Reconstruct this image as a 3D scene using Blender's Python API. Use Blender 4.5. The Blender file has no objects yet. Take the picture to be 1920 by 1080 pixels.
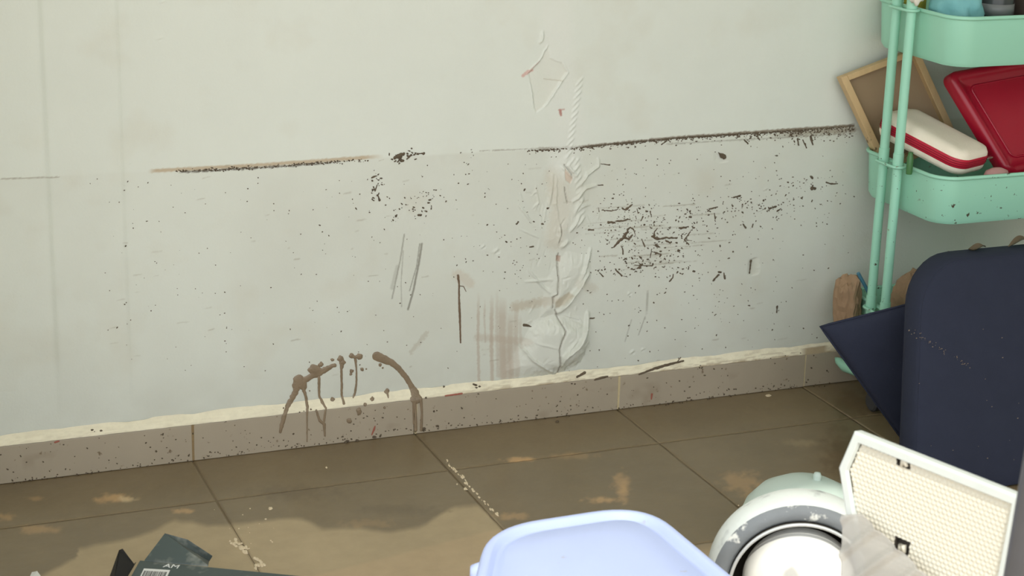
import bpy, math, random
import numpy as np
from mathutils import Vector, Matrix, noise

random.seed(7); rng = np.random.default_rng(7)
S = bpy.context.scene
COL = S.collection

# ------------------------------------------------------------------ camera
FPX, YAW, PITCH, ROLL, CD, CH = 3441.0, 0.388067, 0.297067, 0.026614, 2.91555, 1.21843
cy, sy, cp, sp = math.cos(YAW), math.sin(YAW), math.cos(PITCH), math.sin(PITCH)
FW = np.array([sy*cp, cy*cp, -sp]); R0 = np.array([cy, -sy, 0.0]); U0 = np.cross(R0, FW)
RT = math.cos(ROLL)*R0 + math.sin(ROLL)*U0
UP = -math.sin(ROLL)*R0 + math.cos(ROLL)*U0
CO = np.array([0.0, -CD, CH])
cam_data = bpy.data.cameras.new('camera'); cam = bpy.data.objects.new('camera', cam_data); COL.objects.link(cam)
cam_data.sensor_width = 36; cam_data.lens = FPX/1920*36
cam_data.clip_start = 0.05
B = -FW
cam.matrix_world = Matrix(((RT[0], UP[0], B[0], CO[0]), (RT[1], UP[1], B[1], CO[1]), (RT[2], UP[2], B[2], CO[2]), (0, 0, 0, 1)))
cam_data.dof.use_dof = True; cam_data.dof.focus_distance = 3.1; cam_data.dof.aperture_fstop = 9.0
S.camera = cam

# ------------------------------------------------------------------ light
S.view_settings.view_transform = 'Standard'; S.view_settings.look = 'None'
S.view_settings.gamma = 1.0; S.view_settings.use_curve_mapping = False
S.view_settings.exposure = 0.0
world = bpy.data.worlds.new('sky'); S.world = world; world.use_nodes = True
bg = world.node_tree.nodes['Background']
bg.inputs[0].default_value = (0.948, 0.98, 1.0, 1); bg.inputs[1].default_value = 2.2
SUN_E, SUN_AZ = math.radians(52), math.radians(-14)      # elevation; azimuth off the wall normal (from the left)
sd = bpy.data.lights.new('sun', 'SUN'); sd.energy = 2.6; sd.angle = math.radians(0.7); sd.color = (1.0, 0.95, 0.86)
sun = bpy.data.objects.new('sun', sd); COL.objects.link(sun)
sdir = Vector((-math.sin(SUN_AZ)*math.cos(SUN_E), math.cos(SUN_AZ)*math.cos(SUN_E), -math.sin(SUN_E)))   # travel direction
sun.rotation_euler = sdir.to_track_quat('-Z', 'Y').to_euler(); sun.location = (0, -5, 5)

# ------------------------------------------------------------------ helpers
TH, ZS, COVE = 0.012, 0.0669, 0.016      # skirting thickness, height, plaster fillet above it
def ray(px, py):
    return RT*((px-960)/FPX) - UP*((py-540)/FPX) + FW
def atY(px, py, Y):                        # photograph pixel -> point on the vertical plane y = Y
    d = ray(px, py); return CO + d*((Y-CO[1])/d[1])
def atZ(px, py, Z):                        # photograph pixel -> point on the level plane z = Z
    d = ray(px, py); return CO + d*((Z-CO[2])/d[2])
NW = np.array([0, -1.0, 0]); NC = np.array([0, -COVE, TH]); NC = NC/np.linalg.norm(NC)
def surf(px, py):                          # point and normal on wall / plaster fillet / skirting / floor
    w = atY(px, py, 0)
    if w[2] >= ZS+COVE: return w, NW
    s = atY(px, py, -TH)
    if s[2] >= ZS:
        d = ray(px, py); o = CO
        p0 = np.array([0, 0, ZS+COVE]); t = ((p0-o)@NC)/(d@NC); return o+d*t, NC
    if s[2] >= 0: return s, NW
    return atZ(px, py, 0), np.array([0, 0, 1.0])

def srgb(r, g, b):
    f = lambda c: (c/255/12.92) if c/255 <= 0.04045 else ((c/255+0.055)/1.055)**2.4
    return (f(r), f(g), f(b))
def mat(name, col, rough=0.6, metal=0.0, spec=0.5, coat=0.0, noise_amt=0.0, noise_scale=30, bump=0.0, bump_scale=200, trans=0.0, sss=0.0):
    m = bpy.data.materials.new(name); m.use_nodes = True
    nt = m.node_tree; b = nt.nodes['Principled BSDF']
    b.inputs['Base Color'].default_value = (*col, 1); b.inputs['Roughness'].default_value = rough
    b.inputs['Metallic'].default_value = metal; b.inputs['Specular IOR Level'].default_value = spec
    b.inputs['Coat Weight'].default_value = coat
    tc = nt.nodes.new('ShaderNodeTexCoord')
    if noise_amt:
        n = nt.nodes.new('ShaderNodeTexNoise'); n.inputs['Scale'].default_value = noise_scale; n.inputs['Detail'].default_value = 5
        nt.links.new(tc.outputs['Object'], n.inputs['Vector'])
        mx = nt.nodes.new('ShaderNodeMix'); mx.data_type = 'RGBA'
        mx.inputs[6].default_value = (*[c*(1-noise_amt) for c in col], 1); mx.inputs[7].default_value = (*[min(1, c*(1+noise_amt)) for c in col], 1)
        nt.links.new(n.outputs['Fac'], mx.inputs[0]); nt.links.new(mx.outputs[2], b.inputs['Base Color'])
    if bump:
        n2 = nt.nodes.new('ShaderNodeTexNoise'); n2.inputs['Scale'].default_value = bump_scale; n2.inputs['Detail'].default_value = 4
        nt.links.new(tc.outputs['Object'], n2.inputs['Vector'])
        bp = nt.nodes.new('ShaderNodeBump'); bp.inputs['Strength'].default_value = bump; bp.inputs['Distance'].default_value = 0.002
        nt.links.new(n2.outputs['Fac'], bp.inputs['Height']); nt.links.new(bp.outputs['Normal'], b.inputs['Normal'])
    return m
def specks(m, col, scale, thr, zmax=None, zmin=None, stretch=(1, 1, 1), soft=0.03):
    """crusted dirt specks over an existing material, only below the flood line zmax (world height)"""
    nt = m.node_tree; b = nt.nodes['Principled BSDF']
    geo = nt.nodes.new('ShaderNodeNewGeometry')
    mp = nt.nodes.new('ShaderNodeMapping'); mp.inputs['Scale'].default_value = stretch
    nt.links.new(geo.outputs['Position'], mp.inputs['Vector'])
    n = nt.nodes.new('ShaderNodeTexNoise'); n.inputs['Scale'].default_value = scale; n.inputs['Detail'].default_value = 3; n.inputs['Roughness'].default_value = 0.6
    nt.links.new(mp.outputs['Vector'], n.inputs['Vector'])
    r = nt.nodes.new('ShaderNodeMapRange'); r.inputs[1].default_value = thr; r.inputs[2].default_value = thr+soft
    nt.links.new(n.outputs['Fac'], r.inputs[0]); fac = r.outputs[0]
    if zmax is not None:
        sx = nt.nodes.new('ShaderNodeSeparateXYZ'); nt.links.new(geo.outputs['Position'], sx.inputs[0])
        r2 = nt.nodes.new('ShaderNodeMapRange'); r2.inputs[1].default_value = zmax; r2.inputs[2].default_value = zmax-0.012
        nt.links.new(sx.outputs['Z'], r2.inputs[0])
        mu = nt.nodes.new('ShaderNodeMath'); mu.operation = 'MULTIPLY'
        nt.links.new(fac, mu.inputs[0]); nt.links.new(r2.outputs[0], mu.inputs[1]); fac = mu.outputs[0]
    mx = nt.nodes.new('ShaderNodeMix'); mx.data_type = 'RGBA'
    old = b.inputs['Base Color']
    if old.is_linked: nt.links.new(old.links[0].from_socket, mx.inputs[6])
    else: mx.inputs[6].default_value = old.default_value
    mx.inputs[7].default_value = (*col, 1)
    nt.links.new(fac, mx.inputs[0]); nt.links.new(mx.outputs[2], old)
    return m
def attr_mat(name, rough=0.6, bump=0.15, bscale=120, spec=0.4, var=0.08, vscale=9.0, rough_attr=False):
    """base colour from the painted 'paint' attribute, with fine grain on top"""
    m = bpy.data.materials.new(name); m.use_nodes = True; nt = m.node_tree; b = nt.nodes['Principled BSDF']
    a = nt.nodes.new('ShaderNodeAttribute'); a.attribute_name = 'paint'
    tc = nt.nodes.new('ShaderNodeNewGeometry')
    n = nt.nodes.new('ShaderNodeTexNoise'); n.inputs['Scale'].default_value = vscale; n.inputs['Detail'].default_value = 8; n.inputs['Roughness'].default_value = .65
    nt.links.new(tc.outputs['Position'], n.inputs['Vector'])
    r = nt.nodes.new('ShaderNodeMapRange'); r.inputs[1].default_value = .3; r.inputs[2].default_value = .7; r.inputs[3].default_value = 1-var; r.inputs[4].default_value = 1+var
    nt.links.new(n.outputs['Fac'], r.inputs[0])
    mx = nt.nodes.new('ShaderNodeVectorMath'); mx.operation = 'SCALE'
    nt.links.new(a.outputs['Color'], mx.inputs[0]); nt.links.new(r.outputs[0], mx.inputs['Scale'])
    nt.links.new(mx.outputs[0], b.inputs['Base Color'])
    b.inputs['Roughness'].default_value = rough; b.inputs['Specular IOR Level'].default_value = spec
    if rough_attr: nt.links.new(a.outputs['Alpha'], b.inputs['Roughness'])
    n2 = nt.nodes.new('ShaderNodeTexNoise'); n2.inputs['Scale'].default_value = bscale; n2.inputs['Detail'].default_value = 5
    nt.links.new(tc.outputs['Position'], n2.inputs['Vector'])
    bp = nt.nodes.new('ShaderNodeBump'); bp.inputs['Strength'].default_value = bump; bp.inputs['Distance'].default_value = 0.002
    nt.links.new(n2.outputs['Fac'], bp.inputs['Height']); nt.links.new(bp.outputs['Normal'], b.inputs['Normal'])
    return m

class MB:
    def __init__(s): s.v = []; s.f = []
    def add(s, vs, fs):
        o = len(s.v); s.v += [tuple(map(float, v)) for v in vs]; s.f += [tuple(i+o for i in f) for f in fs]; return s
    def box(s, c, h, ax=None):
        c = np.array(c, float); ax = np.eye(3) if ax is None else np.array(ax, float)
        vs = [c + ax[0]*h[0]*i + ax[1]*h[1]*j + ax[2]*h[2]*k for k in (-1, 1) for j in (-1, 1) for i in (-1, 1)]
        return s.add(vs, [(0, 2, 3, 1), (4, 5, 7, 6), (0, 1, 5, 4), (2, 6, 7, 3), (0, 4, 6, 2), (1, 3, 7, 5)])
    def tube(s, path, rad, n=14, cap=True, closed=False):
        P = [np.array(p, float) for p in path]; m = len(P)
        rr = rad if hasattr(rad, '__len__') else [rad]*m
        T = []
        for i in range(m):
            a = P[(i-1) % m] if (closed or i > 0) else P[i]; b = P[(i+1) % m] if (closed or i < m-1) else P[i]
            t = b-a; T.append(t/(np.linalg.norm(t)+1e-12))
        ref = np.array([0, 0, 1.0]) if abs(T[0][2]) < .9 else np.array([1.0, 0, 0])
        a = np.cross(T[0], ref); a /= np.linalg.norm(a); vs = []
        for i in range(m):
            a = a - T[i]*(a@T[i]); a /= np.linalg.norm(a); b = np.cross(T[i], a)
            for k in range(n):
                w = 2*math.pi*k/n; vs.append(P[i] + rr[i]*(math.cos(w)*a+math.sin(w)*b))
        fs = []
        for i in range(m if closed else m-1):
            i2 = (i+1) % m
            for k in range(n): fs.append((i*n+k, i*n+(k+1) % n, i2*n+(k+1) % n, i2*n+k))
        if cap and not closed: fs += [tuple(range(n-1, -1, -1)), tuple((m-1)*n+k for k in range(n))]
        return s.add(vs, fs)
    def loft(s, rings, cap0=False, cap1=False):
        n = len(rings[0]); vs = [p for r in rings for p in r]; fs = []
        for i in range(len(rings)-1):
            for k in range(n): fs.append((i*n+k, i*n+(k+1) % n, (i+1)*n+(k+1) % n, (i+1)*n+k))
        if cap0: fs.append(tuple(range(n-1, -1, -1)))
        if cap1: fs.append(tuple((len(rings)-1)*n+k for k in range(n)))
        return s.add(vs, fs)
    def lathe(s, prof, o, ax=None, n=48):       # prof: (r, h) along axis ax[2]
        o = np.array(o, float); ax = np.eye(3) if ax is None else np.array(ax, float)
        rings = [[o + ax[2]*h + r*(math.cos(2*math.pi*k/n)*ax[0]+math.sin(2*math.pi*k/n)*ax[1]) for k in range(n)] for r, h in prof]
        return s.loft(rings)
    def build(s, name, m, parent=None, smooth=False, bevel=0, auto=None):
        me = bpy.data.meshes.new(name); me.from_pydata(s.v, [], s.f); me.update()
        o = bpy.data.objects.new(name, me); COL.objects.link(o); me.materials.append(m)
        if parent is not None: o.parent = parent
        if smooth:
            me.polygons.foreach_set('use_smooth', [True]*len(me.polygons))
            if auto: 
                me.set_sharp_from_angle(angle=math.radians(auto))
        if bevel:
            b = o.modifiers.new('bevel', 'BEVEL'); b.width = bevel; b.segments = 2; b.limit_method = 'ANGLE'
        return o
def tag(o, label, cat, group=None, kind=None):
    o['label'] = label; o['category'] = cat
    if group: o['group'] = group
    if kind: o['kind'] = kind
    return o
def struct(o, label=None, cat=None):
    o['kind'] = 'structure'
    if label: o['label'] = label
    if cat: o['category'] = cat
    return o
def empty(name, loc):
    o = bpy.data.objects.new(name, None); COL.objects.link(o); o.location = loc; o.empty_display_size = .05; return o
def under(root, objs):                    # parent world-space meshes to an empty
    bpy.context.view_layer.update()
    for o in objs:
        o.parent = root; o.matrix_parent_inverse = Matrix.Translation(root.location).inverted()
def rrect(x0, x1, y0, y1, r, z, n=8):
    pts = []
    for cx, cyy, a0 in ((x1-r, y1-r, 0), (x0+r, y1-r, 90), (x0+r, y0+r, 180), (x1-r, y0+r, 270)):
        for k in range(n+1):
            a = math.radians(a0+90*k/n); pts.append(np.array([cx+r*math.cos(a), cyy+r*math.sin(a), z]))
    return pts

# value noise on numpy arrays
def vnoise(x, y, seed=0):
    r = np.random.default_rng(seed).random((256, 256))
    xi = np.floor(x).astype(int); yi = np.floor(y).astype(int); fx = x-xi; fy = y-yi
    fx = fx*fx*(3-2*fx); fy = fy*fy*(3-2*fy)
    g = lambda a, b: r[a % 256, b % 256]
    return (g(xi, yi)*(1-fx)+g(xi+1, yi)*fx)*(1-fy)+(g(xi, yi+1)*(1-fx)+g(xi+1, yi+1)*fx)*fy
def fbm(x, y, seed=0, o=4):
    s = 0; a = .5
    for k in range(o): s = s+a*vnoise(x*2**k, y*2**k, seed+k); a *= .5
    return s/(1-.5**o)
def polydist(X, Y, pts):
    """distance to a polyline and parameter 0..1 along it"""
    best = np.full(X.shape, 1e9); tt = np.zeros(X.shape)
    P = np.array(pts, float); L = np.r_[0, np.cumsum(np.linalg.norm(np.diff(P, axis=0), axis=1))]; tot = max(L[-1], 1e-9)
    for i in range(len(P)-1):
        a, b = P[i], P[i+1]; d = b-a; l2 = max(d@d, 1e-12)
        t = np.clip(((X-a[0])*d[0]+(Y-a[1])*d[1])/l2, 0, 1)
        D = np.hypot(X-a[0]-t*d[0], Y-a[1]-t*d[1]); m = D < best
        best[m] = D[m]; tt[m] = ((L[i]+t*math.sqrt(l2))/tot)[m]
    return best, tt

# ------------------------------------------------------------------ setting: back wall (uneven plaster, blistered and peeling paint)
def axis(segs):
    out = []
    for a, b, st in segs: out += list(np.arange(a, b-1e-9, st))
    return np.array(out + [segs[-1][1]])
gx = axis([(-2.4, .2, .06), (.2, .95, .0035), (.95, 1.46, .0013), (1.46, 2.25, .0035), (2.25, 3.2, .06)])
gz = axis([(0, .06, .02), (.06, .82, .0015), (.82, 2.3, .08)])
GX, GZ = np.meshgrid(gx, gz)
# pixel coordinates (on the photograph) of every wall vertex, to place what the photo shows on the wall
P3 = np.stack([GX, np.zeros_like(GX), GZ], -1)-CO
zz = P3@FW; PX = 960+FPX*(P3@RT)/zz; PY = 540-FPX*(P3@UP)/zz
Hh = np.zeros_like(GX)                                       # relief towards the room
paint = np.ones(GX.shape+(3,))*np.array(srgb(218, 222, 213))
def blend(mask, col):
    m = np.clip(mask, 0, 1)[..., None]; paint[:] = paint*(1-m)+np.array(col)*m
tide_px = [(0, 334), (280, 322), (480, 312), (682, 298), (1079, 276), (1276, 257), (1599, 236), (1920, 213)]
tide = np.interp(PX, [p[0] for p in tide_px], [p[1] for p in tide_px])
below = np.clip((PY-tide+2)/4, 0, 1)
# silt film left by the flood below the tide mark, blotchy
blend(below*(.10+.16*fbm(GX*9, GZ*9, 3))*np.clip((PX-200)/500, .35, 1), srgb(176, 170, 152))
blend(np.clip((fbm(GX*5, GZ*5, 11)-.5)*3, 0, 1)*.10*below, srgb(160, 148, 126))
lowmud = np.clip((ZS+.10-GZ)/.10, 0, 1); blend(lowmud*.22*fbm(GX*30, GZ*30, 5), srgb(150, 140, 120))
blend((np.abs(PY-tide) < 400)*np.clip((fbm(GX*14, GZ*14, 21)-.58)*4, 0, 1)*.12, srgb(190, 175, 145))
# plaster slab unevenness, plus invented relief at left shaped to give shade bands
Hh += (fbm(GX*6, GZ*6, 31)-.5)*.0022 + (fbm(GX*22, GZ*22, 33)-.5)*.0008
def ramp(a, b, x): t = np.clip((x-a)/(b-a), 0, 1); return t
shade_relief = np.interp(GX, [-2.4, .20, .384, .391, .408, .412, .504, .509, 3.2], [.012, .010, .0015, .006, .0045, .0042, -.0035, 0, 0])
Hh += shade_relief*np.clip((GZ-.10)/.12, 0, 1)
# --- horizontal tide mark in the paint
def stroke(pts, w, col, amt, jag=.0, seed=1, t0=0, t1=0):
    xs = [p[0] for p in pts]; ys = [p[1] for p in pts]; pad = w*3+4
    m = (PX > min(xs)-pad) & (PX < max(xs)+pad) & (PY > min(ys)-pad) & (PY < max(ys)+pad)
    D, T = polydist(PX[m], PY[m], pts)
    D = D + jag*(fbm(PX[m]/3, PY[m]/3, seed)-.5)*2
    k = np.clip((w-D)/max(w*.6, 1)+.2, 0, 1)*amt
    if t0: k *= np.clip(T/t0, 0, 1)
    if t1: k *= np.clip((1-T)/t1, 0, 1)
    sub = paint[m]; paint[m] = sub*(1-k[:, None])+np.array(col)*k[:, None]
tan, brown, dkb = srgb(182, 160, 128), srgb(120, 104, 84), srgb(70, 60, 46)
stroke([(278, 321), (480, 310), (690, 295), (720, 293)], 4, tan, .8, 1.5, t0=.03, t1=.08)
stroke([(340, 323), (480, 315), (620, 305), (650, 302)], 2.2, dkb, .75, 2.5, t1=.2)
stroke([(900, 283), (1000, 279)], 1.2, brown, .5, 1.5)
stroke([(985, 280), (1079, 276), (1276, 257), (1440, 246), (1600, 235)], 3.0, brown, .85, 2.0, t0=.08)
stroke([(1060, 278), (1276, 258), (1440, 248), (1600, 236)], 1.6, dkb, .8, 1.8)
stroke([(1440, 253), (1600, 243)], 7, srgb(140, 126, 104), .65, 6, t0=.3)
stroke([(1250, 270), (1480, 257), (1600, 250)], 1.6, srgb(120, 112, 96), .4, 2)
stroke([(0, 334), (60, 333), (110, 331)], 1.4, srgb(140, 130, 112), .6, 1)
# --- vertical silt runs below the blister and other marks
pk = srgb(178, 160, 142)
for x, y0, y1, w, a in ((897, 545, 725, 3, .55), (909, 560, 640, 2, .4), (922, 550, 728, 4, .6), (932, 540, 705, 3, .35), (942, 555, 705, 9, .55),
                        (957, 580, 705, 7, .5), (968, 560, 705, 5, .45), (976, 590, 650, 3, .3), (950, 640, 705, 14, .35)):
    stroke([(x, y0), (x-1, (y0+y1)/2), (x+1, y1)], w, pk, a, 1.5, seed=int(x), t0=.25)
stroke([(895, 632), (990, 640)], 8, pk, .35, 4); stroke([(965, 575), (1040, 562)], 10, srgb(184, 172, 152), .6, 5)
stroke([(1040, 330), (1052, 380), (1040, 450)], 22, srgb(200, 188, 168), .35, 8); stroke([(1085, 530), (1110, 540)], 12, srgb(190, 180, 162), .35, 5)
stroke([(858, 515), (880, 530)], 12, srgb(196, 180, 160), .4, 5)
stroke([(770, 660), (800, 625)], 5, srgb(170, 158, 138), .35, 4)
gr = srgb(120, 116, 104)
for pts, w, a in (([(758, 440), (750, 490), (735, 560)], 1.6, .55), ([(756, 470), (752, 530), (753, 575)], 1.2, .45), ([(791, 457), (785, 495), (775, 545), (765, 580)], 2.2, .75),
                  ([(787, 457), (781, 500), (768, 545)], 1.4, .6), ([(1215, 545), (1211, 590), (1197, 628)], 1.2, .5), ([(1184, 600), (1172, 640)], 1.4, .35), ([(745, 500), (735, 540)], 4, .25)):
    stroke(pts, w, gr, a, .5)
for i in range(60):                                              # faint scuffs
    x, y = rng.uniform(200, 1580), rng.uniform(300, 720); L = rng.uniform(4, 26)
    stroke([(x, y), (x+L*rng.uniform(.3, 1), y-L*.1)], rng.uniform(.8, 1.8), srgb(150, 140, 120), rng.uniform(.15, .45), 1, seed=i)
for i in range(26):                                              # horizontal silt scratches in the dirty patch
    x, y = rng.uniform(1090, 1300), rng.uniform(375, 515); L = rng.uniform(20, 90)
    stroke([(x, y), (x+L, y-L*.07)], rng.uniform(.8, 1.6), srgb(140, 128, 106), rng.uniform(.2, .5), 1.5, seed=i+90)
# --- relief: ridges of wrinkled paint, cracks, blister, flaked patch
def relief(pts, w, h, jag=.8, seed=2, taper=.25):
    xs = [p[0] for p in pts]; ys = [p[1] for p in pts]; pad = w*3+3
    m = (PX > min(xs)-pad) & (PX < max(xs)+pad) & (PY > min(ys)-pad) & (PY < max(ys)+pad)
    if not m.any(): return
    D, T = polydist(PX[m]+jag*(fbm(PX[m]/6, PY[m]/6, seed)-.5)*4, PY[m], pts)
    t = np.clip(T/taper, 0, 1)*np.clip((1-T)/taper, 0, 1) if taper else 1
    Hh[m] += h*np.exp(-(D/w)**2)*(.35+.65*t)
def poly_mask(pts, soft, jag=2, seed=4):
    xs = np.array([p[0] for p in pts], float); ys = np.array([p[1] for p in pts], float)
    m = (PX > xs.min()-soft*2) & (PX < xs.max()+soft*2) & (PY > ys.min()-soft*2) & (PY < ys.max()+soft*2)
    X, Y = PX[m]+jag*(fbm(PX[m]/7, PY[m]/7, seed)-.5)*2, PY[m]+jag*(fbm(PX[m]/7, PY[m]/7, seed+5)-.5)*2
    ins = np.zeros(X.shape, bool); n = len(pts)
    for i in range(n):
        x1, y1, x2, y2 = xs[i], ys[i], xs[(i+1) % n], ys[(i+1) % n]
        c = ((y1 > Y) != (y2 > Y)) & (X < (x2-x1)*(Y-y1)/(y2-y1+1e-9)+x1); ins ^= c
    D, _ = polydist(X, Y, list(pts)+[pts[0]])
    out = np.zeros(PX.shape); out[m] = np.clip(np.where(ins, D, -D)/soft+.0, 0, 1); return out
blister = poly_mask([(940, 700), (975, 645), (1000, 600), (1040, 590), (1085, 600), (1106, 610), (1104, 650), (1088, 680), (1045, 702), (985, 710)], 30, 3)
Hh += .020*np.sin(blister*math.pi/2)**1.2*np.clip((PX-930)/110, .25, 1)
bl2 = poly_mask([(1010, 600), (1025, 520), (1060, 470), (1105, 480), (1108, 520), (1060, 580)], 26, 3); Hh += .007*bl2
bl3 = poly_mask([(1020, 460), (1025, 330), (1060, 285), (1110, 320), (1100, 420), (1060, 470)], 30, 3); Hh += .004*bl3
blend(poly_mask([(1000, 590), (1040, 470), (1035, 330), (1060, 280), (1100, 320), (1105, 500), (1108, 640), (1050, 702), (960, 708), (955, 660)], 20, 6)*.35, srgb(214, 214, 204))
stroke([(1042, 20), (1050, 160), (1068, 230), (1058, 300)], 34, srgb(222, 224, 216), .7, 10)
RID = [([(1121, 298), (1122, 311), (1101, 326), (1092, 339), (1087, 348)], 2.4, .0034), ([(1116, 348), (1098, 352), (1090, 359), (1081, 370), (1072, 377)], 2.6, .0034),
       ([(1092, 370), (1079, 392), (1077, 401)], 2.4, .003), ([(1103, 384), (1087, 387)], 2.2, .0026), ([(1095, 405), (1081, 425)], 2.0, .0026),
       ([(1085, 403), (1079, 418), (1068, 433)], 2.6, .0034), ([(1064, 451), (1052, 464)], 3, .003), ([(1046, 457), (1050, 422)], 2.2, .003),
       ([(1035, 328), (1034, 352), (1028, 387)], 2.2, .0022), ([(1042, 330), (1041, 380), (1046, 420)], 2, .0016),
       ([(1107, 467), (1099, 492), (1095, 507), (1082, 532)], 2.8, .0042), ([(1102, 512), (1085, 537), (1065, 565), (1050, 582), (1043, 586)], 3.6, .0085),
       ([(1102, 587), (1100, 607), (1089, 627), (1075, 645), (1050, 665), (1046, 680)], 3.2, .0075), ([(1075, 632), (1058, 652), (1047, 672)], 2.4, .003),
       ([(970, 640), (992, 670), (1025, 692), (1040, 698)], 2.2, .003), ([(990, 505), (1015, 535), (1030, 548)], 2, .002), ([(972, 385), (985, 400), (995, 415)], 1.8, .0018),
       ([(1018, 59), (1015, 76), (1011, 80)], 2.2, .003), ([(1056, 590), (1085, 598), (1098, 606)], 2.4, .002), ([(985, 528), (1035, 524)], 2, .0018),
       ([(1065, 310), (1080, 330)], 2, .002), ([(1052, 312), (1072, 335)], 1.6, .0018), ([(975, 430), (1010, 445)], 1.6, .0012), ([(1000, 640), (1040, 648)], 2, .0012),
       ([(1003, 395), (1010, 380), (1005, 350)], 1.6, .0012), ([(1020, 415), (1024, 380)], 1.6, .0012)]
for i, (pts, w, h) in enumerate(RID): relief(pts, w, h*1.35, seed=i+40)
for k in range(14):                                              # comb of small diagonal wrinkles running up the wall
    y = 150+k*12.5; x0 = np.interp(y, [150, 210, 290, 330], [1087, 1078, 1066, 1088])
    relief([(x0+6, y-5), (x0-7, y+10)], 1.9, .0016, jag=.4, seed=k, taper=.2)
for k in range(10):
    y = 300+k*11; relief([(1086+k, y-4), (1076+k*.6, y+9)], 1.9, .0018, jag=.4, seed=k+60, taper=.2)
for k in range(60):                                              # fine crazing round the blister
    x, y = rng.normal(1045, 34), rng.uniform(300, 690); a = rng.normal(1.9, .5); L = rng.uniform(6, 22)
    relief([(x, y), (x+L*math.cos(a), y+L*math.sin(a))], 1.5, rng.choice([-1, 1])*rng.uniform(.0006, .0015), jag=.6, seed=k+130)
CRK = [([(1047, 475), (1045, 500), (1046, 525), (1044, 552), (1036, 557), (1035, 577)], 1.6), ([(1040, 580), (1045, 596), (1055, 617), (1047, 635), (1042, 650), (1044, 680), (1045, 702)], 1.8),
       ([(1050, 420), (1052, 440), (1047, 455)], 1.4), ([(1057, 308), (1070, 325), (1072, 333)], 1.3), ([(1057, 350), (1062, 380)], 1.2)]
for i, (pts, w) in enumerate(CRK):
    relief(pts, w, -.004, jag=.5, seed=i, taper=.1); stroke(pts, w*.7, srgb(110, 96, 80), .7, .5)
flake = poly_mask([(1028, 84), (1011, 114), (990, 138), (994, 155), (1000, 197), (1004, 212), (1022, 199), (1035, 180), (1050, 157), (1064, 136), (1056, 119), (1032, 109)], 1.8, 2)
Hh -= .0016*flake; blend(flake*.35, srgb(214, 213, 200))
for pts, w in (([(1028, 84), (1011, 114), (988, 138)], 1.2), ([(1056, 119), (1064, 136), (1050, 157), (1035, 180), (1022, 199)], 1.8), ([(994, 155), (1000, 197)], 1.2)):
    relief(pts, w, .0022, seed=9); 
stroke([(1020, 148), (1055, 152)], 1.2, srgb(180, 172, 152), .6); stroke([(1011, 115), (995, 130)], 1.4, srgb(190, 165, 155), .8)
pinkc = srgb(178, 128, 118)
stroke([(980, 142), (990, 135), (998, 132)], 3.4, srgb(206, 170, 160), .9, 2); stroke([(1050, 207), (1052, 216)], 2.6, pinkc, .95, 1.5); stroke([(1047, 206), (1058, 205)], 1.2, pinkc, .9)
f2 = poly_mask([(1057, 312), (1073, 332), (1068, 345), (1058, 338)], 1.5, 1); Hh -= .0014*f2; blend(f2*.8, srgb(205, 186, 168))
f3 = poly_mask([(1402, 512), (1406, 486), (1420, 482), (1424, 512), (1412, 518)], 1.5, 2); Hh -= .0018*f3; blend(f3*.6, srgb(206, 206, 192))
f4 = poly_mask([(1339, 286), (1360, 292), (1366, 303), (1352, 306), (1339, 301)], 1.5, 1); Hh -= .0014*f4
f5 = poly_mask([(1042, 478), (1052, 480), (1050, 492), (1042, 490)], 1.4, 1); Hh -= .002*f5; blend(f5*.8, srgb(178, 152, 136))
blend(poly_mask([(1040, 560), (1065, 545), (1075, 552), (1050, 576), (1038, 578)], 3, 2)*.7, srgb(178, 166, 144))
for x, y, r in ((300, 72, 5), (305, 4, 4), (1435, 355, 4), (1425, 395, 3), (1185, 660, 5), (930, 470, 7), (905, 462, 5), (1180, 550, 4), (1205, 655, 4)):   # small chips
    relief([(x-r*.6, y+r*.5), (x+r*.6, y-r*.5)], r*.45, .0018, seed=x); relief([(x-r*.2, y+r*.8), (x+r, y)], r*.4, -.0014, seed=x)
nx, nz = len(gx), len(gz)
V = np.stack([GX, -Hh, GZ], -1).reshape(-1, 3)
I = np.arange(nx*nz).reshape(nz, nx)
F = np.stack([I[:-1, :-1], I[:-1, 1:], I[1:, 1:], I[1:, :-1]], -1).reshape(-1, 4)
def grid_mesh(name, V, F, colour, m, parent=None, alpha=None):
    me = bpy.data.meshes.new(name)
    me.vertices.add(len(V)); me.vertices.foreach_set('co', V.astype(np.float32).ravel())
    me.loops.add(F.size); me.loops.foreach_set('vertex_index', F.astype(np.int32).ravel())
    me.polygons.add(len(F)); me.polygons.foreach_set('loop_start', np.arange(0, F.size, F.shape[1], dtype=np.int32)); me.polygons.foreach_set('loop_total', np.full(len(F), F.shape[1], np.int32))
    me.update(); me.validate(); me.polygons.foreach_set('use_smooth', np.ones(len(F), bool))
    a = me.attributes.new('paint', 'FLOAT_COLOR', 'POINT')
    al = np.ones(len(V)) if alpha is None else alpha
    a.data.foreach_set('color', np.c_[colour.reshape(-1, 3), al].astype(np.float32).ravel())
    me.materials.append(m); o = bpy.data.objects.new(name, me); COL.objects.link(o)
    if parent is not None: o.parent = parent
    return o
M_wall = attr_mat('painted_plaster', rough=.5, bump=.18, bscale=260, spec=.35, var=.018, vscale=7)
wall = struct(grid_mesh('wall_back', V, F, paint.reshape(-1, 3), M_wall), 'pale greenish white painted wall, flood stained, with blistered peeling paint', 'wall')
wmb = MB().box((.4, .07, 1.15), (2.8, .055, 1.15)).build('masonry', mat('masonry', srgb(190, 186, 176), .9), wall)

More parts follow.
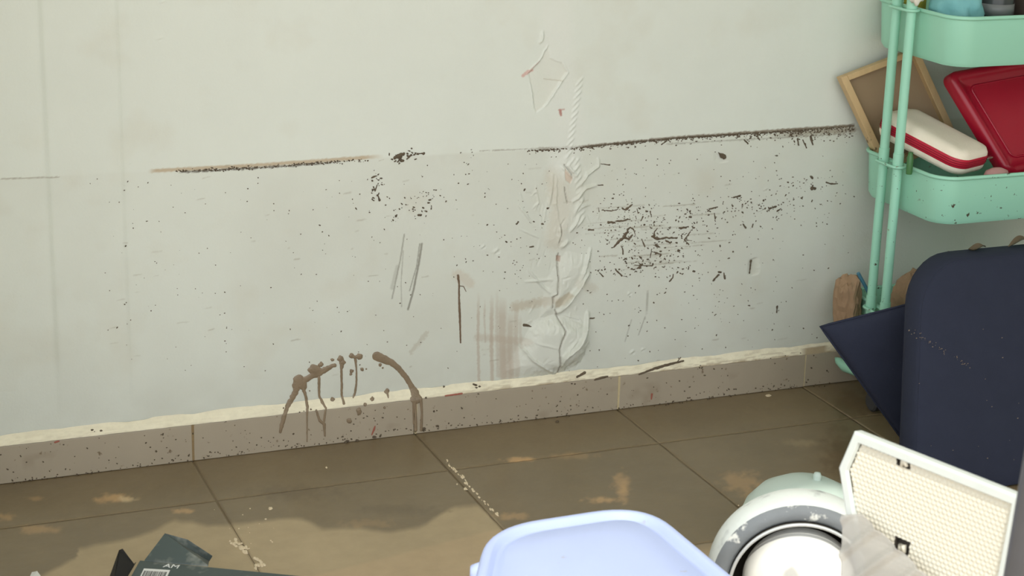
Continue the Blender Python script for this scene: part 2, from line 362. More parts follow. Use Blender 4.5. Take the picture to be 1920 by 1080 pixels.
# side wall, added left stub, ceiling slab over the room, front edge where daylight comes in
M_plain = mat('plain_paint', srgb(219, 222, 210), .6, noise_amt=.03, noise_scale=3, bump=.1)
struct(MB().box((.02, -.33, 1.15), (.06, .33, 1.15)).build('wall_left_added', M_plain), 'added unseen wall stub shading the left of the stained wall', 'wall')  # unseen stub, added to darken the far left of the wall
struct(MB().box((3.25, -1.05, 1.15), (.05, 1.15, 1.15)).build('wall_right', M_plain), 'plain painted side wall beyond the trolley', 'wall')
HEAD_Z = 2.3
head_y = -.60 - HEAD_Z/math.tan(SUN_E)*math.cos(SUN_AZ)
struct(MB().box((1.425, head_y/2+.06, HEAD_Z+.06), (1.925, -head_y/2+.06, .06)).build('ceiling', M_plain), 'white ceiling slab above the stained wall', 'ceiling')

# out-of-view wall, added to block frontal light reaching the trolley
struct(MB().box((2.75, head_y+.06, 1.15), (.45, .06, 1.15)).build('wall_front_added', M_plain), 'added unseen front wall that cuts the light on the trolley', 'wall')
# plaster fillet above the skirting
M_cove = attr_mat('rough_plaster', rough=.75, bump=.5, bscale=160, var=.07, vscale=40)
cx = np.arange(-2.4, 3.2001, .004); cn = 9
rows = []; colr = []
for j in range(cn):
    t = j/(cn-1)
    y = -TH*(1-t) - .0012*math.sin(math.pi*t); z = ZS+COVE*t
    jit = (fbm(cx*70, np.full_like(cx, j*1.3), 71)-.5)*.004*math.sin(math.pi*max(t, .12)) + (fbm(cx*18, np.full_like(cx, j*.4), 75)-.5)*.005*t
    rows.append(np.stack([cx, y+jit*.6 - (.0006 if j == cn-1 else 0), z+jit*(1.6 if j == cn-1 else .4)], -1))
    base = np.array(srgb(236, 228, 203)); mud = np.array(srgb(158, 138, 108))
    pxs = 960+FPX*((rows[-1]-CO)@RT)/((rows[-1]-CO)@FW)
    dirty = np.clip((fbm(cx*60, np.full_like(cx, j*2.0), 81)-.45)*4, 0, 1)*np.interp(pxs, [0, 500, 800, 930, 1000, 1180, 1500, 1530, 1560], [.25, .1, .15, .5, .55, .5, .75, 1, .6])*(1-t*.75)
    edge = np.clip(1-t*7, 0, 1)*.45; dirty = np.clip(dirty+edge*np.interp(pxs, [0, 700, 1000], [.2, .5, 1]), 0, 1)
    dirty = np.maximum(dirty, np.interp(pxs, [1500, 1512, 1546, 1556], [0, .85, .85, 0])*(t < .75))
    colr.append(base*(1-dirty[:, None])+mud*dirty[:, None])
Vc = np.concatenate(rows); n = len(cx); Ic = np.arange(n*cn).reshape(cn, n)
Fc = np.stack([Ic[:-1, :-1], Ic[:-1, 1:], Ic[1:, 1:], Ic[1:, :-1]], -1).reshape(-1, 4)
struct(grid_mesh('trim_1', Vc, Fc, np.concatenate(colr), M_cove), 'rough cream plaster fillet along the top of the skirting tiles', 'trim')

# skirting tiles
base = struct(empty('baseboard_back', (.8, -.006, 0)), 'grey beige skirting tiles, mud splashed, at the foot of the wall', 'baseboard')
M_skirt = mat('skirting_tile', srgb(168, 156, 137), .5, noise_amt=.07, noise_scale=14, bump=.08)
specks(M_skirt, srgb(118, 102, 80), 75, .66, soft=.06); specks(M_skirt, srgb(128, 112, 90), 9, .58, zmax=.05, soft=.25)
M_grout = mat('old_grout', srgb(196, 180, 142), .8, noise_amt=.15, noise_scale=120)
M_mudgrout = mat('mud_filled_joint', srgb(140, 118, 84), .8, noise_amt=.2, noise_scale=150)
JX = [-2.594, -2.194, -1.794, -1.394, -.994, -.594, -.194, .206, .606, 1.008, 1.408, 1.806, 2.206, 2.606, 3.006]
GAP = .0016; me_t = None; parts = []
tl = .4-2*GAP
for i, x in enumerate(JX[:-1]):
    if me_t is None:
        mb = MB().box((0, 0, 0), (tl/2, TH/2, ZS/2-.0005)); o = mb.build('skirting_tile', M_skirt, None, bevel=.0012); me_t = o.data
    else:
        o = bpy.data.objects.new('skirting_tile', me_t); COL.objects.link(o)
        b = o.modifiers.new('bevel', 'BEVEL'); b.width = .0012; b.segments = 2
    o.location = (x+.2, -TH/2, ZS/2); o.rotation_euler = (rng.normal(0, .006), rng.normal(0, .0015), 0); parts.append(o)
for i, x in enumerate(JX):
    w = .0042 if i == 8 else .0022
    parts.append(MB().box((x, -.0055, ZS/2), (w, .0062, ZS/2-.001)).build('joint', M_mudgrout if i == 8 else M_grout))
under(base, parts)

# floor: tiles under a film of wet mud
def floor_paint(X, Y):
    q = np.stack([X, Y, np.zeros_like(X)], -1)-CO; d = q@FW; px = 960+FPX*(q@RT)/d; py = 540-FPX*(q@UP)/d
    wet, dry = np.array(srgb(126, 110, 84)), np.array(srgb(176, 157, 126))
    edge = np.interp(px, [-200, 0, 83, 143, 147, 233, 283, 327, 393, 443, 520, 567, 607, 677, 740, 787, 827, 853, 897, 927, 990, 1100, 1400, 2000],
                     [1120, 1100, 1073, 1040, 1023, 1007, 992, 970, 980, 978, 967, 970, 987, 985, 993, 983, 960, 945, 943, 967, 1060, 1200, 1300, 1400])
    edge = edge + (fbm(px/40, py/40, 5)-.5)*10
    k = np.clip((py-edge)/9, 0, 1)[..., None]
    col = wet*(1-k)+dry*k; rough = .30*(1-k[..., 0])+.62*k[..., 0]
    sun_tone = (np.clip((py-(1040-.257*(px-733)))/6, 0, 1)*k[..., 0]*.5)[..., None]; col = col*(1-sun_tone)+np.array(srgb(192, 166, 132))*sun_tone  # straight-edged sunlit strip, painted as a lighter tone on the dry mud
    b = (fbm(X*7, Y*7, 15)-.5)[..., None]*.22; col = col*(1+b)
    def spot(cx, cyy, rx, ry, c, a, s):
        nonlocal col
        D = np.hypot((px-cx)/rx, (py-cyy)/ry)+(fbm(px/9, py/7, s)-.5)*1.3
        kk = (np.clip((1-D)*1.6, 0, 1)*a)[..., None]; col = col*(1-kk)+np.array(c)*kk
    och = srgb(196, 158, 112); pale = srgb(214, 190, 150)
    for a in ((215, 934, 45, 10, och, .8, 1), (235, 936, 22, 7, pale, .7, 2), (70, 993, 45, 9, och, .5, 3), (10, 970, 22, 9, och, .5, 4), (345, 958, 26, 6, och, .7, 5), (972, 862, 36, 7, och, .9, 6),
              (1163, 905, 20, 26, och, .55, 7), (1130, 938, 45, 7, och, .75, 8), (1170, 925, 12, 22, och, .5, 8), (1390, 905, 50, 22, och, .45, 9), (1405, 925, 16, 22, och, .35, 10), (960, 968, 40, 8, och, .5, 11), (65, 935, 20, 5, och, .4, 12),
              (1070, 855, 50, 8, och, .3, 13), (690, 982, 60, 10, srgb(170, 140, 100), .4, 14), (1500, 830, 40, 8, srgb(170, 150, 115), .4, 16), (750, 955, 90, 14, srgb(104, 90, 68), .5, 17), (560, 925, 110, 16, srgb(100, 86, 66), .5, 19),
              (1580, 850, 45, 60, srgb(96, 76, 52), .6, 20), (1600, 760, 60, 30, srgb(92, 72, 48), .5, 21)): spot(*a)
    return col, rough
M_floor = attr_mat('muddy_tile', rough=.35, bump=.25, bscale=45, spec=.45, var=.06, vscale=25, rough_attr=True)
M_fgrout = mat('floor_grout', srgb(116, 100, 76), .6, noise_amt=.15, noise_scale=60, bump=.3)
floor = struct(MB().box((.4, -3.0, -.0195), (3.0, 3.05, .0184)).build('floor', M_fgrout), 'tiled floor covered with a film of wet brown mud', 'floor')
YJ = [.213, -.187, -.587, -.987, -1.387, -1.787, -2.187, -2.587, -2.987, -3.387, -3.787]
FG = .0008
for a in range(len(JX)-1):
    for b_ in range(len(YJ)-1):
        x0, x1, y1, y0 = JX[a]+FG, JX[a+1]-FG, min(YJ[b_], 0)-FG*(YJ[b_] < 0), YJ[b_+1]+FG
        near = (.0 < x1 and x0 < 2.3 and y1 > -1.2)
        nn = 100 if near else 6; mm = max(4, int(nn*(y1-y0)/.4))
        xs = np.linspace(x0, x1, nn+1); ys = np.linspace(y0, y1, mm+1); X, Y = np.meshgrid(xs, ys)
        ed = np.minimum(np.minimum(X-x0, x1-X), np.minimum(Y-y0, y1-Y)); Z = -.0007*np.exp(-ed/.0022)+(fbm(X*14, Y*14, 91)-.5)*.0016
        tilt = rng.normal(0, .0015, 2); Z = Z + (X-x0-.2)*tilt[0]*.5+(Y-y0-.2)*tilt[1]*.5
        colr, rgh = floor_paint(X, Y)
        top = np.stack([X, Y, Z], -1).reshape(-1, 3); w = nn+1; h = mm+1; Ii = np.arange(w*h).reshape(h, w)
        Fq = [np.stack([Ii[:-1, :-1], Ii[:-1, 1:], Ii[1:, 1:], Ii[1:, :-1]], -1).reshape(-1, 4)]
        ring = np.r_[Ii[0, :], Ii[1:, -1], Ii[-1, -2::-1], Ii[-2:0:-1, 0]]; low = top[ring].copy(); low[:, 2] = -.008
        o_ = len(top); m_ = len(ring); k = np.arange(m_); Fq.append(np.stack([ring[k], o_+k, o_+(k+1) % m_, ring[(k+1) % m_]], -1))
        cc = np.concatenate([colr.reshape(-1, 3), colr.reshape(-1, 3)[ring]]); aa = np.r_[rgh.ravel(), rgh.ravel()[ring]]
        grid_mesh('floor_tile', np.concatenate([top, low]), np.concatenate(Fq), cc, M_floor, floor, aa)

# ------------------------------------------------------------------ mud splashes and debris stuck to wall and skirting
M_mud = mat('wet_mud', srgb(136, 118, 95), .38, noise_amt=.25, noise_scale=70, bump=.5, bump_scale=300)
M_mudd = mat('dark_mud', srgb(96, 82, 64), .6, noise_amt=.3, noise_scale=90, bump=.5, bump_scale=400)
M_crumb = mat('dry_debris', srgb(92, 80, 64), .85, noise_amt=.45, noise_scale=160)
def ribbon(mb, pts, hgt=.0012, step=1.6, wob=.18, seed=0):
    """pts: (px, py, radius px) -> raised bead of mud following whatever surface lies there"""
    P = []
    for (x0, y0, r0), (x1, y1, r1) in zip(pts[:-1], pts[1:]):
        k = max(1, int(math.hypot(x1-x0, y1-y0)/step))
        P += [(x0+(x1-x0)*i/k, y0+(y1-y0)*i/k, r0+(r1-r0)*i/k) for i in range(k)]
    P.append(pts[-1])
    n0 = math.atan2(pts[1][1]-pts[0][1], pts[1][0]-pts[0][0]); n1 = math.atan2(pts[-1][1]-pts[-2][1], pts[-1][0]-pts[-2][0])
    r0, r1 = P[0][2], P[-1][2]
    P = [(P[0][0]-math.cos(n0)*r0*math.sin(a), P[0][1]-math.sin(n0)*r0*math.sin(a), r0*math.cos(a)) for a in (1.5, 1.1, .7, .35)] + P
    P += [(P[-1][0]+math.cos(n1)*r1*math.sin(a), P[-1][1]+math.sin(n1)*r1*math.sin(a), r1*math.cos(a)) for a in (.35, .7, 1.1, 1.5)]
    ts = (-1, -.75, -.35, 0, .35, .75, 1); vs = []
    for i, (x, y, r) in enumerate(P):
        a = P[max(i-1, 0)]; b = P[min(i+1, len(P)-1)]; dx, dy = b[0]-a[0], b[1]-a[1]; l = math.hypot(dx, dy)+1e-9; nx_, ny_ = -dy/l, dx/l
        for t in ts:
            rr = r*(1+wob*2*(noise.noise((i*.33*step/1.6, (1 if t > 0 else -1)*3.1+seed, seed*.7))))
            p, nn_ = surf(x+nx_*t*rr, y+ny_*t*rr)
            vs.append(p+nn_*(.0006 if abs(t) == 1 else .0006+hgt*math.sqrt(max(0, 1-t*t))*min(1, r/3)))
    w = len(ts); fs = [(i*w+k, i*w+k+1, (i+1)*w+k+1, (i+1)*w+k) for i in range(len(P)-1) for k in range(w-1)]
    mb.add(vs, fs); return mb
def blob(mb, x, y, r, hgt=.0016, seed=0, sq=1.0, wob=.25):
    vs = [None]; n = 22
    p, nn_ = surf(x, y); vs[0] = p+nn_*(hgt+.0006)
    for q, hh in ((.45, .92), (.75, .65), (.92, .35), (1.0, 0)):
        for k in range(n):
            a = 2*math.pi*k/n; rr = r*q*(1+wob*(noise.noise((math.cos(a)*1.3+seed*3.7, math.sin(a)*1.3, seed*1.9))*1.6))
            p, nn_ = surf(x+rr*math.cos(a), y+rr*sq*math.sin(a)); vs.append(p+nn_*(hgt*hh+.0006))
    fs = [(0, 1+(k+1) % n, 1+k) for k in range(n)]
    for q in range(3):
        for k in range(n): fs.append((1+q*n+k, 1+q*n+(k+1) % n, 1+(q+1)*n+(k+1) % n, 1+(q+1)*n+k))
    mb.add(vs, fs); return mb
q2 = lambda x, y, r: (480+x/4.571, 620+y/4.571, r/4.571)
def splash(ribs=(), blobs=(), m=None, name='mud_splash', seed=0, wob=.18):
    mb = MB()
    for i, r in enumerate(ribs): ribbon(mb, [q2(*p) for p in r], seed=seed+i, wob=wob)
    for i, b in enumerate(blobs): x, y, r = q2(*b[:3]); blob(mb, x, y, r, seed=seed+i*2.3, sq=(b[3] if len(b) > 3 else 1))
    return mb.build(name, m or M_mud, wall, smooth=True)
splash([[(395, 430, 28), (450, 405, 26), (500, 370, 34)], [(345, 500, 26), (310, 580, 24), (275, 640, 20), (245, 715, 17), (225, 790, 18), (208, 870, 10)],
        [(405, 490, 16), (428, 570, 11), (440, 660, 14), (437, 720, 7), (437, 950, 5)], [(520, 360, 40), (580, 340, 26), (635, 310, 20), (675, 295, 15)],
        [(540, 400, 12), (540, 555, 9), (565, 615, 14), (598, 665, 9), (578, 800, 9), (588, 900, 6)], [(516, 682, 8), (545, 770, 12), (585, 800, 12), (592, 905, 5)]],
       [(372, 445, 66), (505, 335, 56, .8), (555, 290, 22)], seed=1)
splash([[(726, 240, 22), (735, 285, 22), (732, 330, 11), (735, 555, 9), (752, 625, 12)]], [(725, 240, 27), (738, 272, 26)], seed=11)
splash([[(815, 215, 16), (850, 228, 14), (885, 215, 16)], [(850, 235, 12), (860, 330, 7), (860, 450, 8), (848, 530, 10), (832, 575, 6)]], [(818, 214, 22), (885, 220, 26)], seed=16)
splash([[(1035, 218, 40), (1095, 245, 36), (1160, 272, 28), (1225, 325, 23), (1285, 400, 23), (1335, 480, 24), (1365, 545, 42), (1370, 575, 52)],
        [(1358, 585, 14), (1368, 720, 10), (1368, 850, 15)], [(1412, 585, 14), (1422, 700, 9), (1415, 850, 13)], [(1345, 580, 8), (1350, 800, 6)]], [], seed=22, wob=.08)
for i, (x, y, r, *s) in enumerate([(655, 248, 17, .7), (818, 345, 18), (812, 372, 12), (910, 330, 15), (945, 328, 7), (655, 588, 19), (995, 585, 18), (935, 632, 15), (882, 690, 22, 1.5), (800, 772, 23), (1062, 292, 15),
                                   (1085, 318, 9), (1120, 520, 24), (1455, 575, 8), (235, 665, 9), (470, 675, 8), (1610, 480, 9), (1100, 660, 10), (1525, 690, 9), (460, 515, 6)]):
    rb = [[(1125, 530, 12), (1132, 575, 7)]] if (x, y) == (1120, 520) else []
    splash(rb, [(x, y, r)+tuple(s)], m=(M_mudd if i in (13, 16, 18) else M_mud), name='mud_drop', seed=30+i)
q3 = lambda x, y, r: (680+x/3.6, 420+y/3.6, r/3.6)
mb = MB(); ribbon(mb, [q3(*p) for p in ((643, 348, 9), (650, 405, 6), (650, 500, 6), (654, 600, 8), (658, 720, 6), (660, 800, 5))], seed=3); ribbon(mb, [q3(*p) for p in ((655, 418, 3), (680, 420, 3), (697, 455, 2))], hgt=.0008)
mb.build('mud_run', mat('run_mud', srgb(112, 92, 72), .5, noise_amt=.25, noise_scale=80), wall, smooth=True)
# dark root-like smears of silt and plant matter
q1 = lambda x, y, w: (1100+x/6.354, 360+y/6.354, w/6.354/2)
SM = [[(180, 215, 14), (300, 225, 12), (370, 205, 8)], [(255, 360, 26), (330, 365, 20)], [(345, 348, 12), (440, 342, 22), (515, 322, 16)], [(320, 655, 16), (380, 590, 26), (450, 530, 32), (495, 450, 30), (520, 420, 14)],
      [(520, 420, 12), (560, 450, 16), (580, 515, 8)], [(455, 530, 28), (500, 570, 32), (540, 510, 16)], [(780, 530, 30), (850, 560, 32), (960, 545, 20), (1075, 545, 18)], [(800, 530, 20), (810, 470, 14), (840, 430, 8)],
      [(940, 580, 16), (995, 600, 20)], [(820, 630, 24), (865, 655, 18)], [(1235, 470, 10), (1160, 570, 14), (1215, 625, 14)], [(1160, 570, 12), (1250, 580, 8)], [(410, 640, 10), (435, 700, 14), (430, 740, 16)],
      [(800, 715, 14), (880, 740, 18), (870, 770, 14)], [(600, 910, 16), (650, 880, 26), (615, 840, 10)], [(345, 930, 12), (395, 970, 18), (420, 1000, 14)], [(150, 960, 10), (195, 1005, 16)], [(140, 190, 12), (145, 245, 14)],
      [(645, 340, 14), (670, 290, 12)], [(985, 1065, 16), (1025, 1020, 14), (1030, 980, 10)], [(1115, 435, 18), (1180, 420, 24)], [(20, 450, 20), (75, 450, 26)], [(420, 190, 14), (460, 215, 24), (540, 150, 16)], [(755, 230, 14), (770, 295, 8)],
      [(655, 560, 10), (690, 650, 16)], [(770, 690, 12), (755, 780, 14)], [(570, 870, 8), (780, 880, 12)], [(600, 200, 10), (610, 250, 12)], [(580, 290, 14), (590, 320, 10)]]
for i, s in enumerate(SM): ribbon(MB(), [q1(*p) for p in s], hgt=.0011, wob=.5, seed=i*1.7).build('silt_smear', M_mudd, wall, smooth=True)
OT = [[(740, 296, 3), (750, 291, 4), (757, 288, 2.5)], [(752, 293, 2), (746, 304, 1)], [(763, 298, 1.5), (771, 290, 1.5)], [(697, 333, 1.5), (705, 330, 1.5)], [(700, 350, 1), (703, 358, 1.4), (707, 347, .8)], [(708, 365, 1), (711, 375, 2.5)],
      [(1408, 488, 1.5), (1405, 512, 1.2)], [(1457, 574, 1.6), (1456, 586, 1)], [(1337, 526, 1.6), (1347, 515, 2)], [(1357, 512, 1), (1359, 522, 1.8)], [(1520, 331, 2), (1523, 334, 2)], [(1522, 353, 3.2), (1528, 353, 2.4)], [(1549, 342, 1.4), (1558, 345, 1.6), (1570, 344, 1)],
      [(90, 460, 2), (95, 458, 4.5)], [(94, 456, 3), (96, 452, 1.4)], [(1347, 286, 1), (1354, 291, 4), (1358, 294, 4)], [(1124, 307, 1), (1143, 309, 1.2)], [(1117, 347, 1.2), (1130, 347, 1.2)], [(1026, 390, 2), (1030, 388, 1.2)], [(968, 420, 1.4), (972, 416, 1.2)],
      [(1085, 488, 1), (1096, 500, 1.8)], [(1100, 598, 1.6), (1114, 596, 1.2)], [(982, 609, 2.2), (1000, 613, 1.6), (1004, 620, 1)], [(993, 463, 1.2), (1000, 462, 1.2)], [(1420, 255, 1), (1424, 262, 1.4)], [(1505, 262, 1), (1512, 277, 1.2)], [(1240, 271, 1), (1250, 264, 1)], [(1395, 262, 1), (1402, 269, 1.6)],
      [(1495, 260, 1.2), (1497, 272, 1.4)], [(1520, 256, 2), (1524, 271, 1.4)], [(1330, 392, 1.5), (1345, 388, 1)], [(1375, 370, 1.4), (1388, 367, 1.4)], [(1442, 391, 1.5), (1455, 387, 1.5)], [(1457, 396, 1.4), (1464, 391, 1)], [(1393, 420, 1), (1398, 427, 1.8)], [(1410, 426, 1), (1412, 420, 1)], [(1339, 400, .8), (1341, 410, 1.4)], [(1275, 428, 1.6), (1290, 425, 1.4)]]
for i, s in enumerate(OT): ribbon(MB(), s, hgt=.0014, wob=.4, seed=i*2.1+100).build('debris_flake', M_crumb, wall, smooth=True)
# uncountable crumbs
def crumbs(name, pts, m, parent, label=None):
    mb = MB()
    for x, y, r, el, an in pts:
        n = 6; vs = []; 
        p, nn_ = surf(x, y)
        for ring, hh in ((1, .0003), (.6, .0003+min(.0012, r*.0005))):
            for k in range(n):
                a = 2*math.pi*k/n; rr = r*ring*(.7+.6*random.random()); u, v = rr*el*math.cos(a), rr*math.sin(a)
                pp, n2 = surf(x+u*math.cos(an)-v*math.sin(an), y+u*math.sin(an)+v*math.cos(an)); vs.append(pp+n2*hh)
        vs.append(p+nn_*(.0005+min(.0016, r*.0006)))
        fs = [(k, (k+1) % n, n+(k+1) % n, n+k) for k in range(n)]+[(n+k, n+(k+1) % n, 2*n) for k in range(n)]
        mb.add(vs, fs)
    o = mb.build(name, m, parent); o['kind'] = 'stuff'
    return o
C = []
def cl(cx_, cy_, sx_, sy_, n, r0=.5, r1=1.6, slope=-.06):
    for _ in range(n):
        x = rng.normal(cx_, sx_); y = rng.normal(cy_, sy_)+slope*(x-cx_); C.append((x, y, rng.uniform(r0, r1)*(1 if rng.random() < .85 else 1.6), rng.uniform(1, 2.2), rng.normal(-.1, .7)))
cl(1180, 440, 45, 28, 120, .4, 1.2); cl(1240, 462, 48, 28, 100, .4, 1.2); cl(1150, 405, 40, 16, 60, .4, 1.2); cl(1300, 398, 120, 13, 110, .4, 1.3); cl(1420, 386, 90, 11, 80, .4, 1.3); cl(1180, 500, 55, 12, 70)
cl(1260, 500, 60, 16, 40); cl(1340, 425, 90, 20, 60, .4, 1.2); cl(1520, 345, 35, 12, 40, .4, 1.2); cl(1300, 570, 90, 30, 60, .4, 1.1); cl(1050, 410, 60, 60, 70, .4, 1.1); cl(765, 395, 30, 10, 40, .4, 1.5); cl(800, 365, 26, 10, 24, .4, 1.1)
cl(705, 350, 7, 18, 26, .5, 1.4, 0); cl(775, 290, 14, 5, 18, .6, 1.6); cl(745, 298, 8, 5, 16, .6, 1.6); cl(880, 300, 12, 12, 10, .5, 1.2); cl(1000, 480, 60, 60, 50, .4, 1.1); cl(1250, 330, 160, 22, 50, .4, 1.0); cl(110, 740, 70, 40, 20, .5, 1.5)
tx = [p[0] for p in tide_px]; ty = [p[1] for p in tide_px]
for _ in range(900):
    x = 985+615*rng.random()**.8; y = np.interp(x, tx, ty)+rng.exponential(2.0+6*max(0, (x-1380)/220))+1; C.append((x, y, rng.uniform(.5, 1.5), rng.uniform(1, 2.2), rng.normal(0, .6)))
for _ in range(240):
    x = rng.uniform(330, 690); y = np.interp(x, tx, ty)+rng.normal(2, 1.6); C.append((x, y, rng.uniform(.5, 1.5), rng.uniform(1, 2), rng.normal(0, .5)))
for _ in range(480):
    x = rng.uniform(0, 1600); y = rng.uniform(np.interp(x, tx, ty)+6, 720-.118*(x-1000)+0); C.append((x, y, rng.uniform(.4, 1.2), rng.uniform(1, 1.8), rng.normal(0, 1)))
crumbs('silt_crumbs', [p for p in C if p[1] < 700], M_crumb, wall)
C = []
for _ in range(420):
    x = rng.uniform(0, 1560); y0 = np.interp(x, [0, 367, 795, 1180, 1507], [911, 862, 808, 769, 725])
    y = y0-rng.exponential(5) if rng.random() < .6 else y0-rng.uniform(2, 66); C.append((x, y, rng.uniform(.5, 1.5)*(1.5 if rng.random() < .08 else 1), rng.uniform(1, 1.8), rng.normal(0, .6)))
for x, y in ((175, 808), (190, 807), (650, 828), (672, 826), (700, 818), (890, 722), (895, 726), (795, 806), (820, 800), (1045, 790)): C += [(x+rng.normal(0, 2), y+rng.normal(0, 1), rng.uniform(1.5, 3), 1.5, 0) for _ in range(2)]
under(base, [crumbs('silt_crumbs', C, M_crumb, None)])
M_red = mat('red_paint_chip', srgb(158, 92, 76), .6)
for pts in ([(697, 815, 1), (701, 805, 1.8), (703, 799, 1)], [(1221, 748, 1.2), (1222, 739, 1.8)], [(835, 742, 1.2), (866, 738, 1.5)], [(103, 829, 1.8), (110, 827, 1.6)]):
    under(base, [ribbon(MB(), pts, hgt=.0006, seed=5).build('red_chip', M_red, None, smooth=True)])
M_pale = mat('pale_chip', srgb(224, 206, 176), .8)
C = [(440+rng.normal(0, 5), 1018+rng.normal(0, 3), rng.uniform(1, 3.5), 1.4, 0) for _ in range(10)]+[(458+rng.normal(0, 7), 1030+rng.normal(0, 4), rng.uniform(1, 4.5), 1.4, .3) for _ in range(16)]+[(486+rng.normal(0, 5), 1055+rng.normal(0, 6), rng.uniform(1, 3.5), 1.4, .6) for _ in range(14)]
C += [(835+t*105+rng.normal(0, 1.5), 863+t*112+rng.normal(0, 1.5), rng.uniform(.6, 2.4), 1.6, .8) for t in rng.random(46)]+[(873, 917, 3, 1.4, .4), (857, 908, 1.6, 1, 0), (507, 954, 3, 1.5, 0), (612, 877, 2, 1, 0), (1385, 948, 1.4, 1, 0), (1440, 742, 3, 2, 0)]
C += [(450+rng.normal(0, 40), 985+rng.normal(0, 20), rng.uniform(.5, 1.5), 1.4, 0) for _ in range(14)]
tag(crumbs('plaster_crumbs', C, M_pale, None), 'pale plaster crumbs scattered along the muddy floor joint', 'crumbs', kind='stuff')
# dry twig lying on the plaster fillet
mb = MB(); ribbon(mb, [(1198, 702, 1.2), (1225, 692, 2.4), (1252, 684, 2.6), (1281, 677, 1.6)], hgt=.0035, seed=4); ribbon(mb, [(1268, 681, 1), (1276, 670, .8)], hgt=.002)
tag(mb.build('twig', M_mudd, smooth=True), 'dry brown twig stuck on the plaster fillet above the skirting', 'twig')
mb = MB(); ribbon(mb, [(1082, 707, 2.2), (1096, 699, 2.6)], hgt=.003); tag(mb.build('bark_flake', M_mudd, smooth=True), 'short bark flake on the fillet below the paint blister', 'bark')
mb = MB(); ribbon(mb, [(1115, 712, 1.4), (1128, 708, 2), (1139, 706, 1.4)], hgt=.003); tag(mb.build('bark_flake', M_mudd, smooth=True), 'thin bark flake on the fillet, right of the paint blister', 'bark')

# ------------------------------------------------------------------ mint trolley
MINT = srgb(158, 215, 190)
M_mint = mat('mint_enamel', MINT, .38, spec=.5)
specks(M_mint, srgb(78, 70, 52), 95, .665, zmax=.492, soft=.04); specks(M_mint, srgb(120, 110, 84), 30, .70, zmax=.495, soft=.05)
M_mintclean = mat('mint_enamel_clean', MINT, .38, spec=.5)
M_rub = mat('caster_rubber', srgb(60, 60, 62), .6)
TX0, TX1, TY0, TY1 = 1.887, 2.297, -.285, -.018
trolley = tag(empty('trolley', (2.09, -.15, 0)), 'mint green metal trolley with three trays standing against the wall', 'trolley'); tp = []
PXX, PYS = 1.870, (-.124, -.171)
def tray(ztop, dep=.086):
    r = .042; R = [rrect(TX0+i, TX1-i, TY0+i, TY1-i, r, z) for i, z in ((0, ztop), (.004, ztop-dep+.008), (.008, ztop-dep), (.014, ztop-dep-.0005))]
    Rin = [rrect(TX0+i, TX1-i, TY0+i, TY1-i, r-.001, z) for i, z in ((.016, ztop-dep+.0015), (.009, ztop-dep+.002), (.0055, ztop-dep+.010), (.0015, ztop))]
    o = MB().loft(R+Rin, False, False)
    n = len(R[0]); o.f.append(tuple(range(3*n, 4*n))[::-1]); o.f.append(tuple(range(4*n, 5*n)))
    body = o.build('tray', M_mint, smooth=True, auto=40)
    rim = MB().tube(rrect(TX0-.001, TX1+.001, TY0-.001, TY1+.001, r, ztop), .0036, 10, closed=True).build('tray_rim', M_mint, smooth=True)
    bpy.context.view_layer.update(); rim.parent = body
    return body
for z in (.757, .474, .192): tp.append(tray(z))
for sx_, X in ((-1, PXX), (1, TX1+(TX0-PXX))):
    for Y in PYS: tp.append(MB().tube([(X, Y, .055), (X, Y, .4), (X, Y, .79)], .0086, 18).build('post', M_mint, smooth=True, auto=50))
    for z in (.757, .474, .192):
        # rim clamp that wraps both posts
        ring = []
        for Yc, a0 in ((PYS[0], 0), (PYS[1], 180)):
            for k in range(9):
                a = math.radians(a0+180*k/8); ring.append(np.array([X+.0125*math.cos(a), Yc+.0125*math.sin(a), z]))
        tp.append(MB().tube(ring, .0028, 8, closed=True).build('clamp', M_mint, smooth=True))
        for Y in PYS: tp.append(MB().tube([(X, Y, z-.002), (X, Y, z+.024)], .0098, 18).build('collar', M_mint, smooth=True, auto=50))
    # handle over the top, and spread foot bar with two casters
    hp = [(X, PYS[0], .78), (X, PYS[0], .83), (X-sx_*-.012, PYS[0]+.012, .858), (X+sx_*.02, -.10, .872), (X+sx_*.034, -.148, .876), (X+sx_*.02, -.195, .872), (X+sx_*.012, PYS[1]-.012, .858), (X, PYS[1], .83), (X, PYS[1], .78)]
    tp.append(MB().tube(hp, .0086, 14).build('handle', M_mintclean, smooth=True))
    fb = [(X, -.018, .056), (X, -.030, .0535), (X, -.055, .050), (X, -.10, .056), (X, -.148, .064), (X, -.20, .062), (X, -.24, .056), (X, -.266, .052)]
    foot = MB().tube(fb, [.002, .0075, .0105, .0105, .0105, .0095, .0085, .003], 16).build('foot_bar', M_mintclean, smooth=True); tp.append(foot)
    for Y in (-.17, -.245):
        c_ = MB(); c_.lathe([(0, -.008), (.016, -.008), (.0195, -.005), (.0195, .005), (.016, .008), (0, .008)], (X+.006*sx_, Y, .021), ((0, 1, 0), (0, 0, 1), (1, 0, 0)), 20)
        c_.tube([(X+.001*sx_, Y, .03), (X, Y, .052)], .004, 8)
        tp.append(c_.build('caster', M_rub, smooth=True, auto=40))
under(trolley, tp)

